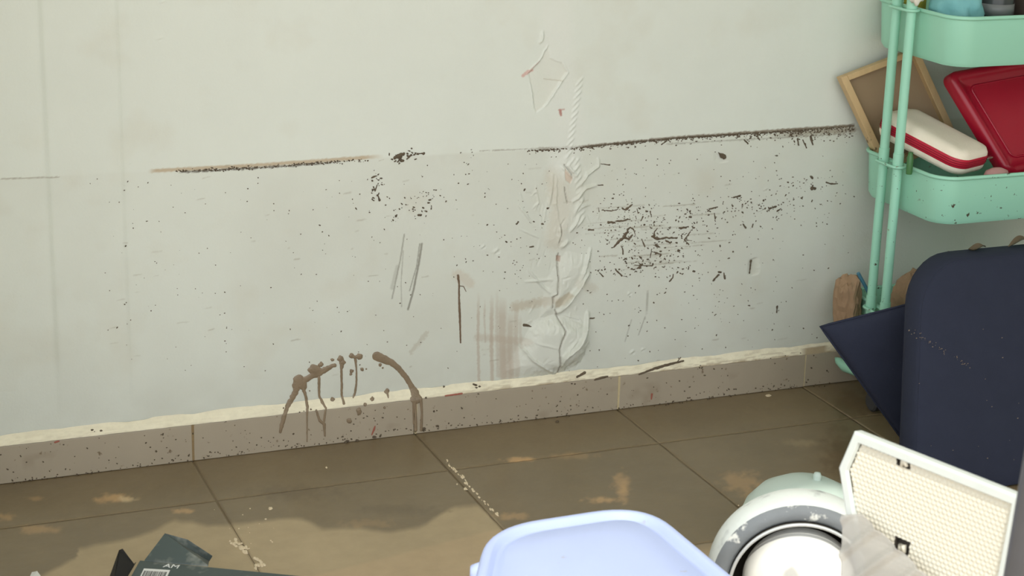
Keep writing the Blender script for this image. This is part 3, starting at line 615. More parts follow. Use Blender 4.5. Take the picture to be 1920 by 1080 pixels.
# ------------------------------------------------------------------ things on the middle tray
M_wood = mat('pine', srgb(202, 172, 128), .6, noise_amt=.12, noise_scale=14, bump=.1)
nt = M_wood.node_tree
for nd in nt.nodes:
    if nd.type == 'TEX_NOISE' and nd.inputs['Scale'].default_value == 14:
        mp = nt.nodes.new('ShaderNodeMapping'); mp.inputs['Scale'].default_value = (9, 1, 1); nt.links.new(nd.inputs['Vector'].links[0].from_socket, mp.inputs['Vector']); nt.links.new(mp.outputs['Vector'], nd.inputs['Vector'])
M_back = mat('frame_back', srgb(150, 128, 100), .8, noise_amt=.08, noise_scale=8)
specks(M_wood, srgb(110, 92, 66), 60, .56, zmax=.515, soft=.08)
A = atY(1572, 145, -.026); Bc = atY(1641, 292, -.044); Cc = atY(1748, 99, -.032)
e2 = (Bc-A)/np.linalg.norm(Bc-A); e1 = Cc-A; Wd = np.linalg.norm(e1); e1 = e1-e2*(e1@e2)*.35; e1 /= np.linalg.norm(e1); e3 = np.cross(e1, e2); e3 = (e3 if e3[1] < 0 else -e3)/np.linalg.norm(e3)
Wd, Ht, fw_, fd = .168, .205, .014, .009
fr = tag(empty('wooden_frame', A+e2*Ht), 'shallow pine wooden frame leaning on the wall in the middle tray', 'frame'); ps = []
for nm, s0, s1, t0, t1 in (('frame_bar', 0, fw_, 0, Ht), ('frame_bar', Wd-fw_, Wd, 0, Ht), ('frame_bar', fw_, Wd-fw_, 0, fw_*.8), ('frame_bar', fw_, Wd-fw_, Ht-fw_, Ht)):
    ps.append(MB().box(A+e1*(s0+s1)/2+e2*(t0+t1)/2, ((s1-s0)/2, (t1-t0)/2, fd), (e1, e2, e3)).build(nm, M_wood, bevel=.0012))
ps.append(MB().box(A+e1*Wd/2+e2*Ht/2-e3*.006, (Wd/2-fw_, Ht/2-fw_*.9, .0015), (e1, e2, e3)).build('back_board', M_back))
under(fr, ps)
# pencil case
M_cream = mat('cream_canvas', srgb(240, 230, 212), .85, noise_amt=.06, noise_scale=20, bump=.35, bump_scale=500)
M_redzip = mat('red_zip', srgb(186, 22, 52), .5)
M_redline = mat('zip_teeth', srgb(120, 10, 34), .5)
def cam_dir(x, y, back): v = RT*x+UP*y-FW*back; return v/np.linalg.norm(v)
k1 = cam_dir(130, -90, 110); k2 = cam_dir(98, 25, -95); k2 = k2-k1*(k1@k2); k2 /= np.linalg.norm(k2); k3 = np.cross(k1, k2)
kc = atY(1751, 260, -.150)
def srect(hx, hy, r, n=8):
    return [(p[0], p[1]) for p in rrect(-hx, hx, -hy, hy, r, 0, n)]
def slab(c, ax, prof, hx, hy, r):        # prof: (inset, height)
    rings = []; ax = [np.array(a, float) for a in ax]
    for ins, h in prof:
        rings.append([np.array(c)+ax[0]*x+ax[1]*y+ax[2]*h for x, y in srect(hx-ins, hy-ins, max(r-ins, .004))])
    return rings
KX, KY, KR = .096, .054, .03
case = tag(empty('pencil_case', kc-k3*.02), 'cream canvas pencil case with red zip in the middle tray', 'pencil case'); ps = []
top = slab(kc, (k1, k2, k3), [(.0, .006), (.001, .010), (.005, .016), (.011, .019), (.02, .0205), (.035, .021)], KX, KY, KR)
for r_ in top[3:]:
    for i in range(len(r_)):
        u = (r_[i]-kc)@k1; v = (r_[i]-kc)@k2; r_[i] = r_[i]+k3*.004*(noise.noise((u*40, v*40, 2.0)))
ps.append(MB().loft(top, False, True).build('lid', M_cream, smooth=True, auto=60))
ps.append(MB().loft(slab(kc, (k1, k2, k3), [(.014, -.028), (.004, -.025), (.0, -.018), (0, -.012)], KX, KY, KR), True, False).build('body', M_cream, smooth=True, auto=60))
z_ = MB().loft(slab(kc, (k1, k2, k3), [(.0, -.012), (-.0012, -.010), (-.0012, .004), (0, .006)], KX, KY, KR)).build('zip_band', M_redzip, smooth=True, auto=60); ps.append(z_)
for h in (-.007, -.003, .001): ps.append(MB().tube([kc+k1*x+k2*y+k3*h for x, y in srect(KX+.0012, KY+.0012, KR)], .0006, 6, closed=True).build('zip_teeth', M_redline))
ps.append(MB().box(kc+k1*(KX-.006)+k2*(KY-.012)+k3*-.001+(k1+k2)*.004, (.003, .009, .0018), (k1, k2, k3)).build('zip_pull', mat('zip_pull_metal', srgb(190, 186, 180), .3, 1.0), bevel=.001))
rt = [0]
under(case, ps)
# red plastic case behind it
M_redbox = mat('red_plastic', srgb(158, 14, 42), .3, spec=.5, noise_amt=.08, noise_scale=10)
ra = atY(1772, 142, -.12); rb = atY(1888, 335, -.215); r2_ = (rb-ra)/np.linalg.norm(rb-ra)
r1_ = np.array([.96, -.04, .05]); r1_ = r1_-r2_*(r1_@r2_)*.2; r1_ /= np.linalg.norm(r1_); r3_ = np.cross(r1_, r2_); r3_ = (r3_ if r3_[1] < 0 else -r3_)/np.linalg.norm(r3_)
RL = np.linalg.norm(rb-ra); rW = .20
rc = ra+r1_*rW/2+r2_*(RL/2-.004)
rbx = tag(empty('red_box', rc+r2_*RL/2), 'glossy dark red soft plastic case leaning beside the pencil case', 'case')
ps = [MB().loft(slab(rc, (r1_, r2_, r3_), [(.008, -.024), (0, -.018), (0, .004), (.004, .008), (.012, .010), (.018, .006), (.022, .0015), (.04, .001)], rW/2, RL/2, .022), True, True).build('shell', M_redbox, smooth=True, auto=50)]
ps.append(MB().tube([rc+r1_*x+r2_*y+r3_*.0015 for x, y in srect(rW/2-.034, RL/2-.034, .012)], .0022, 8, closed=True).build('seam', M_redbox, smooth=True))
under(rbx, ps)
# small things
gcx = atY(1706, 306, -.205)
tag(MB().lathe([(0, -.02), (.0055, -.02), (.006, -.016), (.006, .010), (.0045, .014), (.0045, .02), (0, .021)], gcx, None, 16).build('glue_cap', mat('green_plastic', srgb(60, 110, 60), .4), smooth=True, auto=40), 'small dark green cap peeking between the posts and the pencil case', 'cap')
pk_c = atY(1868, 330, -.245)
pk_o = MB(); pr_ = [(0, .016), (.01, .015), (.022, .010), (.027, .0), (.024, -.012), (0, -.016)]
pk_o.lathe([(r, h) for r, h in pr_], pk_c, ((1, 0, 0), (0, .6, 0), (0, 0, 1)), 24)
tag(pk_o.build('eraser', mat('pale_pink_rubber', srgb(196, 150, 146), .6), smooth=True), 'pale pink rounded eraser below the corner of the pencil case', 'eraser')

# ------------------------------------------------------------------ things on the top tray
def lump(name, c, rad, m, seed=0, amp=.25, fr=18, sub=4, flat=False):
    import bmesh
    bm = bmesh.new(); bmesh.ops.create_icosphere(bm, subdivisions=sub, radius=1)
    for v in bm.verts:
        d = v.co.copy(); k = 1+amp*noise.noise(Vector(d)*fr*.1+Vector((seed*5.1, seed, 0)))+amp*.5*abs(noise.noise(Vector(d)*fr*.25+Vector((seed*2.1, 0, seed))))
        v.co = Vector((d.x*rad[0]*k, d.y*rad[1]*k, d.z*rad[2]*k))
    me = bpy.data.meshes.new(name); bm.to_mesh(me); bm.free(); o = bpy.data.objects.new(name, me); COL.objects.link(o); me.materials.append(m); o.location = c
    if not flat: me.polygons.foreach_set('use_smooth', [True]*len(me.polygons))
    return o
tc_ = atY(1790, 4, -.20)
o = lump('cloth_pouch', (tc_[0]+.006, tc_[1]+.004, .755), (.044, .044, .062), mat('teal_fabric', srgb(124, 184, 186), .8, noise_amt=.12, noise_scale=30, bump=.3), 3, .3, 22)
tag(o, 'turquoise cloth pouch bulging over the top tray rim', 'pouch')
bc = atY(1868, 10, -.2)
mb = MB().lathe([(0, .678), (.028, .678), (.030, .684), (.031, .78), (.029, .80), (.018, .815), (.014, .83), (.014, .85), (0, .852)], (bc[0], bc[1], 0), None, 32)
bt = tag(empty('bottle', (bc[0], bc[1], .678)), 'dark grey bottle between the turquoise pouch and a brown box', 'bottle')
ps = [mb.build('bottle_body', mat('dark_plastic', srgb(66, 68, 68), .25), smooth=True, auto=40), MB().lathe([(.0315, .75), (.0317, .75), (.0317, .77), (.0315, .77)], (bc[0], bc[1], 0), None, 32).build('bottle_band', mat('grey_band', srgb(120, 122, 122), .4), smooth=True)]
under(bt, ps)
xc = atY(1912, 6, -.2)
bx_ = tag(empty('card_box', (xc[0]+.02, xc[1], .676)), 'dark brown card box at the frame edge in the top tray', 'box')
M_dbr = mat('dark_brown_card', srgb(70, 58, 50), .7, noise_amt=.1, noise_scale=20)
ax_ = ((math.cos(.2), math.sin(.2), 0), (-math.sin(.2), math.cos(.2), 0), (0, 0, 1))
under(bx_, [MB().box((xc[0]+.03, xc[1]+.01, .735), (.042, .03, .058), ax_).build('carton', M_dbr, bevel=.001), MB().box((xc[0]+.03, xc[1]+.008, .797), (.044, .034, .003), ax_).build('lid_flap', mat('darker_card', srgb(52, 42, 36), .7))])
oc = atY(1733, 18, -.16)
tag(MB().loft(slab((oc[0]+.010, oc[1]+.045, .726), ((.96, .28, 0), (-.28, .96, 0), (0, 0, 1)), [(.006, -.05), (0, -.046), (0, .046), (.004, .05)], .012, .020, .008), True, True).build('sponge', mat('olive_yellow', srgb(170, 158, 60), .8, noise_amt=.15, noise_scale=60, bump=.5), smooth=True, auto=40), 'olive yellow sponge behind the trolley posts in the top tray', 'sponge')
wc = atY(1716, -14, -.175)
o = lump('white_bag', (wc[0], wc[1]-.012, wc[2]+.020), (.024, .013, .034), mat('white_film', srgb(232, 226, 214), .5), 8, .35, 20)
tag(o, 'crumpled white plastic bag hung over the front trolley post', 'bag')

# ------------------------------------------------------------------ bottom tray: crumpled kraft paper, blue stick
M_kraft = mat('kraft_paper', srgb(156, 128, 100), .85, noise_amt=.12, noise_scale=12)
def crumple(name, c, rad, seed, label):
    import bmesh
    bm = bmesh.new(); bmesh.ops.create_icosphere(bm, subdivisions=4, radius=1)
    rr = np.random.default_rng(seed); dirs = rr.normal(size=(34, 3)); dirs /= np.linalg.norm(dirs, axis=1)[:, None]; off = rr.uniform(.72, 1.0, 34)
    for v in bm.verts:
        d = np.array(v.co); d /= np.linalg.norm(d); t = 1.15
        for k in range(34):
            q = d@dirs[k]
            if q > .05: t = min(t, off[k]/q)
        t *= 1+.10*noise.noise(Vector(d)*7+Vector((seed, 0, 0)))-.12*abs(noise.noise(Vector(d)*4+Vector((0, seed, 0))))
        v.co = Vector(d*np.array(rad)*t)
    me = bpy.data.meshes.new(name); bm.to_mesh(me); bm.free(); o = bpy.data.objects.new(name, me); COL.objects.link(o); me.materials.append(M_kraft); o.location = c
    return tag(o, label, 'paper')
c1 = atY(1612, 572, -.062); crumple('paper_wad', (1.8575, -.062, .172), (.0265, .040, .080), 4, 'crumpled brown paper left of the trolley posts')
c2 = atY(1706, 560, -.150); crumple('paper_wad', (c2[0]+.016, c2[1]+.02, .188), (.044, .045, .078), 9, 'crumpled brown paper right of the trolley posts')
s0, s1 = atY(1609, 512, -.090), atY(1634, 558, -.090)
tag(MB().tube([s0, s1+(s1-s0)*.35], .0036, 8).build('blue_stick', mat('blue_stick', srgb(76, 128, 150), .4), smooth=True, auto=40), 'thin blue plastic stick poking out of the brown paper', 'stick')

# ------------------------------------------------------------------ navy cushions
M_navy = mat('navy_fabric', srgb(46, 50, 66), .9, spec=.25, noise_amt=.10, noise_scale=25, bump=.35, bump_scale=900)
specks(M_navy, srgb(120, 108, 96), 55, .735, soft=.03)
def pillow(name, P00, P10, P11, P01, th, m, n=28, puff=.5):
    """cushion from four corner points, thickest in the middle"""
    P00, P10, P11, P01 = map(lambda p: np.array(p, float), (P00, P10, P11, P01))
    nrm = np.cross(P10-P00, P01-P00); nrm /= np.linalg.norm(nrm); nrm = nrm if nrm[1] < 0 else -nrm
    mb = MB(); vs = []
    for sgn in (1, -1):
        for j in range(n+1):
            for i in range(n+1):
                u, v = i/n, j/n; p = (P00*(1-u)+P10*u)*(1-v)+(P01*(1-u)+P11*u)*v
                e = (4*u*(1-u))**puff*(4*v*(1-v))**puff
                w = .004*noise.noise(Vector(p)*9)
                vs.append(p+nrm*sgn*(th*e+.0005)+nrm*w*e)
    N = n+1; fs = []
    for j in range(n):
        for i in range(n):
            a = j*N+i; fs.append((a, a+1, a+N+1, a+N)); b = a+N*N; fs.append((b, b+N, b+N+1, b+1))
    per = [i for i in range(N)]+[j*N+n for j in range(1, N)]+[n*N+i for i in range(n-1, -1, -1)]+[j*N for j in range(n-1, 0, -1)]
    for k in range(len(per)): a, b = per[k], per[(k+1) % len(per)]; fs.append((a, a+N*N, b+N*N, b))
    mb.add(vs, fs); return mb.build(name, m, smooth=True), [vs[i] for i in per]
cA, cB, cC = atY(1538, 612, -.262), atZ(1690, 822, .006), atY(1760, 556, -.345)
cD = cB+np.array([.20, -.03, .02])
o, per = pillow('navy_cushion', cA, cC, cD+np.array([0, 0, .02]), cB, .022, M_navy, puff=.42)
cu = tag(empty('cushion', (cB[0], cB[1], 0)), 'dark navy cushion whose pointed corner reaches left of the trolley', 'cushion'); o.name = 'cushion_pad'
pp = MB().tube(per[::2], .0022, 6, closed=True).build('piping', M_navy, smooth=True)
under(cu, [o, pp])
# big pad: rounded top corner, front face towards the room
Lp = atY(1704, 600, -.39); Tp = atY(1770, 490, -.41)
X0, Zt = Lp[0]+.029, Tp[2]+.002; Wp, rp, dp = .42, .080, .06
def padring(yoff, ins):
    pts = []; x0, x1, z0, z1 = X0+ins, X0+Wp-ins, ins, Zt-ins; r = max(rp-ins, .01)
    for cx_, cz_, a0, rad in ((x1-r, z1-r, 0, r), (x0+r, z1-r, 90, r), (x0+.02, z0+.02, 180, .02), (x1-.02, z0+.02, 270, .02)):
        for k in range(9):
            a = math.radians(a0+90*k/8); pts.append(np.array([cx_+rad*math.cos(a), yoff, cz_+rad*math.sin(a)]))
    return pts
SH = .42; FR = -.41-Zt*SH                    # the pad leans back against the trolley
def padpt(rings):
    xb = atY(1691, 815, FR+.02)[0]; xt = atY(1708, 590, FR+.26*SH)[0]; kx = (xt-xb)/.26
    return [[p+np.array([xb+.024-X0+p[2]*kx, p[2]*SH, 0]) for p in r] for r in rings]
def onpad(px, py):
    Y = FR
    for _ in range(12): p = atY(px, py, Y); Y = FR-.006+p[2]*SH
    return p
rings = [padring(FR+dp, .012), padring(FR+dp-.006, .003), padring(FR+dp-.014, 0), padring(FR+.014, 0), padring(FR+.005, .004), padring(FR, .014), padring(FR-.004, .05), padring(FR-.006, .1)]
pad = tag(empty('seat_pad', (X0+Wp/2, FR+dp/2, 0)), 'large dark navy upright seat pad with rounded top in front of the trolley', 'seat pad')
M_dust = mat('dusty_scrape', srgb(128, 112, 98), .9)
ps = [MB().loft(padpt(rings), True, True).build('pad_body', M_navy, smooth=True, auto=50)]
for off in (.0, dp): ps.append(MB().tube(padpt([padring(FR+.007+off*.8, .005)])[0], .0022, 6, closed=True).build('piping', M_navy, smooth=True))
mb = MB(); rr = np.random.default_rng(5)
for k in range(70):
    t = rr.random(); px_ = 1705+t*122+rr.normal(0, 2); py_ = 620+t*72+rr.normal(0, 2.5)
    if rr.random() < .25: px_, py_ = rr.uniform(1715, 1910), rr.uniform(560, 860)
    p = onpad(px_, py_); s_ = rr.uniform(.0004, .0013)
    mb.add([p+np.array([-s_*1.5, -.0004, 0]), p+np.array([0, -.0004, -s_]), p+np.array([s_*1.5, -.0004, .0]), p+np.array([0, -.0004, s_]), p+np.array([0, -.0016, 0])], [(0, 1, 4), (1, 2, 4), (2, 3, 4), (3, 0, 4)])
d_ = mb.build('mud_flecks', M_dust); d_['kind'] = 'stuff'; ps.append(d_)
under(pad, ps)
# leaves and twig lying on the pad
for i, (px_, py_, l, lab) in enumerate(((1830, 484, .018, 'dry curled leaf lying on top of the navy seat pad'), (1912, 474, .026, 'muddy brown leaf clump on the seat pad at the right frame edge'))):
    p = atY(px_, py_, -.375); mb = MB(); n_ = 12; vs = []
    for j in range(n_+1):
        t = j/n_*2-1; wv = (1-t*t)*.009+.0006
        for s_ in (-1, -.5, 0, .5, 1): vs.append(p+np.array([t*l, s_*wv, .003*math.sin(t*3+i)+.004*s_*s_*(1-t*t)+(.006 if i else 0)*(1-t*t)]))
    up_ = [v+np.array([0, 0, .0008]) for v in vs]; fs = [(a*5+b, a*5+b+1, (a+1)*5+b+1, (a+1)*5+b) for a in range(n_) for b in range(4)]
    mb.add(vs, [f[::-1] for f in fs]); mb.add(up_, fs)
    mb.v = [(x, y, z-p[2]+max(p[2], Zt+.004)) for x, y, z in mb.v]
    tag(mb.build('dry_leaf', M_mudd, smooth=True), lab, 'leaf')
p0, p1 = atY(1778, 471, -.36), atY(1800, 490, -.39)
tag(MB().tube([p0, (p0+p1)/2+np.array([0, 0, .001]), p1], [.0009, .0013, .0011], 6).build('dry_stalk', M_kraft), 'thin dry stalk sticking up behind the rounded pad corner', 'stalk')

# ------------------------------------------------------------------ foreground, in the sun
# blue plastic stool
M_blue = mat('pale_blue_plastic', srgb(178, 192, 232), .42, spec=.45, noise_amt=.04, noise_scale=14, bump=.12, bump_scale=500)
specks(M_blue, srgb(160, 150, 136), 24, .69, soft=.08)
SZ = .215
quad = [atZ(912, 986, SZ)[:2], atZ(1212, 940, SZ)[:2], atZ(1452, 1140, SZ)[:2], atZ(866, 1180, SZ)[:2]]   # back-left, back-right, front-right, front-left
def rquad(q, rad, n=10):
    q = [np.array(p) for p in q]; out = []
    for i in range(4):
        p0, p, p1 = q[i-1], q[i], q[(i+1) % 4]; a = p+(p0-p)/np.linalg.norm(p0-p)*rad[i]; b = p+(p1-p)/np.linalg.norm(p1-p)*rad[i]
        for k in range(n+1):
            t = k/n; out.append(a*(1-t)**2+2*p*t*(1-t)+b*t*t)
        for k in range(1, 6): 
            nx2 = q[(i+1) % 4]; a2 = nx2+(p-nx2)/np.linalg.norm(p-nx2)*rad[(i+1) % 4]; out.append(b+(a2-b)*k/6)
    return out
out0 = rquad(quad, [.075, .085, .075, .075]); ctr = np.mean(out0, axis=0)
def inset(pts, d):
    r = []; n = len(pts)
    for i in range(n):
        t = pts[(i+1) % n]-pts[i-1]; t = t/np.linalg.norm(t); nn_ = np.array([-t[1], t[0]])
        if (ctr-pts[i])@nn_ < 0: nn_ = -nn_
        r.append(pts[i]+nn_*d)
    return r
def sring(d, z): return [np.array([p[0], p[1], z]) for p in inset(out0, d)]
stool = tag(empty('stool', (ctr[0], ctr[1], 0)), 'pale blue plastic stool with raised rim in the sunlit foreground', 'stool')
prof = [(.006, SZ-.050), (-.001, SZ-.048), (0, SZ-.010), (.002, SZ-.004), (.006, SZ), (.012, SZ+.0005), (.0155, SZ-.001), (.019, SZ-.008), (.023, SZ-.0095), (.028, SZ-.007), (.035, SZ-.0025)]
ps = [MB().loft([sring(d, z) for d, z in prof]+[[np.array([ctr[0]+(p[0]-ctr[0])*k, ctr[1]+(p[1]-ctr[1])*k, SZ+.0005+.002*(1-k)]) for p in out0] for k in (.5, .35, .2, .02)], False, True).build('seat', M_blue, smooth=True, auto=70),
      MB().loft([sring(.004, SZ-.047), sring(.004, SZ-.014)], False, True).build('seat_underside', M_blue, smooth=True, auto=40)]
for i in range(4):
    q = np.array(quad[i]); f = ctr+(q-ctr)*.80; g = ctr+(q-ctr)*.94
    r1, r2 = [], []
    path = [(f[0], f[1], SZ-.012), (f[0]*.5+g[0]*.5, f[1]*.5+g[1]*.5, .10), (g[0], g[1], 0)]
    ps.append(MB().tube(path, [.020, .017, .013], 16).build('leg', M_blue, smooth=True, auto=50))
lg = atZ(897, 1062, SZ-.02)
ps.append(MB().tube([lg+np.array([.012, 0, -.018]), lg+np.array([.0, 0, -.016]), lg+np.array([-.0015, -.004, -.002]), lg+np.array([.004, -.006, .006])], [.012, .013, .011, .004], 14).build('lug', M_blue, smooth=True))
under(stool, ps)

# wheel with fat tyre
M_tyre = mat('pale_tyre', srgb(206, 212, 208), .6, noise_amt=.10, noise_scale=30, bump=.4, bump_scale=120)
specks(M_tyre, srgb(150, 154, 154), 22, .60, soft=.15)
M_side = mat('muddy_sidewall', srgb(112, 117, 120), .7, noise_amt=.15, noise_scale=30, bump=.4, bump_scale=120); specks(M_side, srgb(206, 208, 202), 38, .60, soft=.08)
M_hub = mat('white_hub', srgb(238, 238, 230), .45, noise_amt=.03, noise_scale=20)
M_rim = mat('rim_metal', srgb(196, 200, 200), .35, .3)
M_dark = mat('dark_gap', srgb(60, 54, 46), .8)
WR = .125; wc_ = atZ(1497, 1082, WR)
va = np.array([CO[0]-wc_[0], CO[1]-wc_[1], 0]); va /= np.linalg.norm(va)
va = np.array([va[0]*math.cos(.10)-va[1]*math.sin(.10), va[0]*math.sin(.10)+va[1]*math.cos(.10), 0])
w1 = np.cross(np.array([0, 0, 1.0]), va); wax = (w1, np.array([0, 0, 1.0]), va)
wheel = tag(empty('wheel', (wc_[0], wc_[1], 0)), 'pale muddy wheel with fat rounded tyre and white domed hub', 'wheel')
hw = .036
tread = [(.108, -hw), (.117, -hw*.86), (.1225, -hw*.5), (.125, 0), (.1240, hw*.35), (.1215, hw*.66), (.1185, hw*.82)]
side = [(.1185, hw*.82), (.113, hw*.97), (.107, hw*1.02), (.101, hw*1.0), (.097, hw*.92), (.096, hw*.7)]
ps = [MB().lathe(tread, wc_, wax, 72).build('tread', M_tyre, smooth=True), MB().lathe(side, wc_, wax, 72).build('sidewall', M_side, smooth=True),
      MB().tube([wc_+wax[0]*.0945*math.cos(a)+wax[1]*.0945*math.sin(a)+wax[2]*(hw+.003) for a in np.linspace(0, 2*math.pi, 72, endpoint=False)], .0024, 8, closed=True).build('rim', M_rim, smooth=True),
      MB().lathe([(.0955, hw), (.095, -hw), (.06, -hw), (0, -hw)], wc_, wax, 60).build('well', M_dark, smooth=True, auto=40),
      MB().lathe([(0, hw+.010), (.03, hw+.009), (.052, hw+.004), (.066, hw-.004), (.074, hw-.016), (.076, hw-.03)], wc_, wax, 60).build('hub', M_hub, smooth=True)]
under(wheel, ps)

# upturned bowl with knob behind the wheel
M_bowl = mat('pale_aqua_plastic', srgb(196, 212, 204), .4, noise_amt=.05, noise_scale=30)
dk = atY(1532, 897, -.66)
bh = dk[2]; bxy = (dk[0]-.018, dk[1])
bowl = tag(empty('bowl', (bxy[0], bxy[1], 0)), 'pale aqua upturned bowl with small knob behind the wheel', 'bowl')
pr2 = [(.108, 0), (.107, .006), (.103, bh*.35), (.092, bh*.62), (.072, bh*.82), (.045, bh*.945), (.02, bh*.985), (0, bh*.992)]
ps = [MB().lathe(pr2, (bxy[0], bxy[1], 0), None, 48).build('bowl_shell', M_bowl, smooth=True),
      MB().lathe([(.108, 0), (.1105, .003), (.108, .007)], (bxy[0], bxy[1], 0), None, 48).build('bowl_lip', M_bowl, smooth=True),
      MB().lathe([(0, .012), (.005, .011), (.0065, .006), (.0055, -.004)], (dk[0]+.0, dk[1], bh*.985), None, 16).build('knob', M_bowl, smooth=True)]
kn2 = atY(1553, 906, -.66); ps.append(MB().lathe([(0, .005), (.003, .004), (.004, 0), (.003, -.006)], (kn2[0], kn2[1], kn2[2]), None, 12).build('stud', M_bowl, smooth=True))
under(bowl, ps)

# embossed white panel standing on the floor
PZ = .44
PT, PR_ = atZ(1601, 807, PZ), atZ(1916, 930, PZ)
h1 = PR_-PT; HL = np.linalg.norm(h1); h1 /= HL; h2 = np.array([.0, .0, -1.0]); hn = np.cross(h1, h2); hn = hn if hn[0] < 0 else -hn
h2 = h2+hn*.10; h2 /= np.linalg.norm(h2); hn = np.cross(h1, h2); hn = hn if hn[0] < 0 else -hn
def onp(px, py):
    d = ray(px, py); t = ((PT-CO)@hn)/(d@hn); p = CO+d*t-PT; return p@h1, p@h2
HB = PZ/abs(h2[2])                       # panel reaches the floor
sL = [onp(1606, 808), onp(1577, 876), onp(1590, 960)]
sbot = sL[2][0]+(sL[2][0]-sL[1][0])/(sL[2][1]-sL[1][1])*(HB-sL[2][1])
outl = [sL[0], (HL+.004, 0.0), (HL-.004, HB), (sbot, HB), sL[1]]
outl[0] = (outl[0][0], outl[0][1])
def insp(pts, d):
    n = len(pts); r = []
    cxy = np.mean(pts, axis=0)
    for i in range(n):
        p0, p, p1 = map(np.array, (pts[i-1], pts[i], pts[(i+1) % n])); a = (p-p0)/np.linalg.norm(p-p0); b = (p1-p)/np.linalg.norm(p1-p)
        na = np.array([-a[1], a[0]]); nb = np.array([-b[1], b[0]])
        if (cxy-p)@na < 0: na = -na
        if (cxy-p)@nb < 0: nb = -nb
        m_ = na+nb; m_ /= np.linalg.norm(m_); r.append(p+m_*d/max(.4, m_@na))
    return r
def pw(s, t, h): return PT+h1*s+h2*t+hn*h
M_pan = mat('ivory_plastic', srgb(208, 204, 188), .5, spec=.4)
M_panf = mat('pale_grey_border', srgb(200, 206, 202), .5, noise_amt=.06, noise_scale=40)
panel = tag(empty('vent_panel', PT+h1*HL/2+h2*HB), 'ivory embossed plastic panel with raised border standing in the sun', 'panel')
fr_r = [[pw(s, t, h) for s, t in insp(outl, d)] for d, h in ((.0, -.008), (-.0005, .003), (.002, .0055), (.011, .0055), (.0125, .001))]
ps = [MB().loft(fr_r, False, False).build('border', M_panf, bevel=.0008)]
inn = insp(outl, .0122); smin = min(p[0] for p in inn); smax = max(p[0] for p in inn); tmin = min(p[1] for p in inn); tmax = max(p[1] for p in inn)
st = .00105; ss = np.arange(smin, smax, st); tt_ = np.arange(tmin, tmax, st); SS, TT = np.meshgrid(ss, tt_)
pit = .0064
row = np.floor(TT/(pit*.866)); uu = (SS/pit+.5*(row % 2)) % 1-.5; vv = (TT/(pit*.866)) % 1-.5
HH = .0017*np.clip(1-(uu**2+(vv*.9)**2)*5.2, 0, 1)
ins = np.zeros(SS.shape, bool)
for i in range(5):
    x1, y1 = inn[i]; x2, y2 = inn[(i+1) % 5]; cnd = ((y1 > TT) != (y2 > TT)) & (SS < (x2-x1)*(TT-y1)/(y2-y1+1e-12)+x1); ins ^= cnd
slots = []
for px_, py_, hw, hh_ in ((1694, 866, .0095, .0055), (1690, 1024, .0105, .0085)):
    s_, t_ = onp(px_, py_); slots.append((s_, t_, hw, hh_)); ins &= ~((np.abs(SS-s_) < hw) & (np.abs(TT-t_) < hh_))
Vp = (PT+SS[..., None]*h1+TT[..., None]*h2+(HH-.001)[..., None]*hn).reshape(-1, 3); Ip = np.arange(SS.size).reshape(SS.shape)
ok = ins[:-1, :-1] & ins[1:, :-1] & ins[:-1, 1:] & ins[1:, 1:]
Fp = np.stack([Ip[:-1, :-1][ok], Ip[:-1, 1:][ok], Ip[1:, 1:][ok], Ip[1:, :-1][ok]], -1)
mb = MB(); mb.v = [tuple(v) for v in Vp]; mb.f = [tuple(int(i) for i in f) for f in Fp]
used = sorted({i for f in mb.f for i in f}); rem = {u: k for k, u in enumerate(used)}; mb.v = [mb.v[u] for u in used]; mb.f = [tuple(rem[i] for i in f) for f in mb.f]
ps.append(mb.build('embossed_plate', M_pan, smooth=True))
bk = [[pw(s, t, h) for s, t in insp(outl, .011)] for h in (-.0085, -.0065)]
ps.append(MB().loft(bk, True, True).build('back_sheet', M_dark))
for s_, t_, hw, hh_ in slots:
    mb = MB()
    for (a, b, c_, d_) in ((-hw, -hw, -hh_, hh_), (hw, hw, -hh_, hh_)): mb.box(pw(s_+a, t_, -.004), (.0006, hh_, .003), (h1, h2, hn))
    mb.box(pw(s_, t_-hh_, -.004), (hw, .0006, .003), (h1, h2, hn)); mb.box(pw(s_, t_+hh_, -.004), (hw, .0006, .003), (h1, h2, hn))
    ps.append(mb.build('slot', M_dark))
    ps.append(MB().tube([pw(s_-.002, t_+hh_, -.003), pw(s_-.001, t_, -.001), pw(s_+.004, t_-hh_*.2, .001), pw(s_+.006, t_+hh_*.7, .001)], [.0035, .0035, .0032, .0022], 10).build('hook', M_pan, smooth=True))
under(panel, ps)

# torn translucent film in front of the panel
M_film = bpy.data.materials.new('translucent_film'); M_film.use_nodes = True; nt = M_film.node_tree; b = nt.nodes['Principled BSDF']
b.inputs['Base Color'].default_value = (*srgb(186, 184, 178), 1); b.inputs['Roughness'].default_value = .3
tr_ = nt.nodes.new('ShaderNodeBsdfTransparent'); mxs = nt.nodes.new('ShaderNodeMixShader'); mxs.inputs[0].default_value = .55
nt.links.new(tr_.outputs[0], mxs.inputs[1]); nt.links.new(b.outputs[0], mxs.inputs[2]); nt.links.new(mxs.outputs[0], nt.nodes['Material Output'].inputs['Surface'])
mb = MB(); nU, nV = 46, 40; vs = []
fa, fb_, fc, fd_ = onp(1592, 962), onp(1628, 960), onp(1800, 1110), onp(1596, 1170)
for j in range(nV+1):
    v = j/nV
    for i in range(nU+1):
        u = i/nU
        p = (np.array(fa)*(1-u)+np.array(fb_)*u)*(1-v)+(np.array(fd_)*(1-u)+np.array(fc)*u)*v
        t = min(p[1], HB-.002)
        h = .011+.009*v+.003*abs(noise.noise((p[0]*18, p[1]*18, 1.0)))+.005*math.exp(-(((p[0]-p[1]*-.9-.13) % .045-.022)/.006)**2)
        vs.append(pw(p[0], t, h))
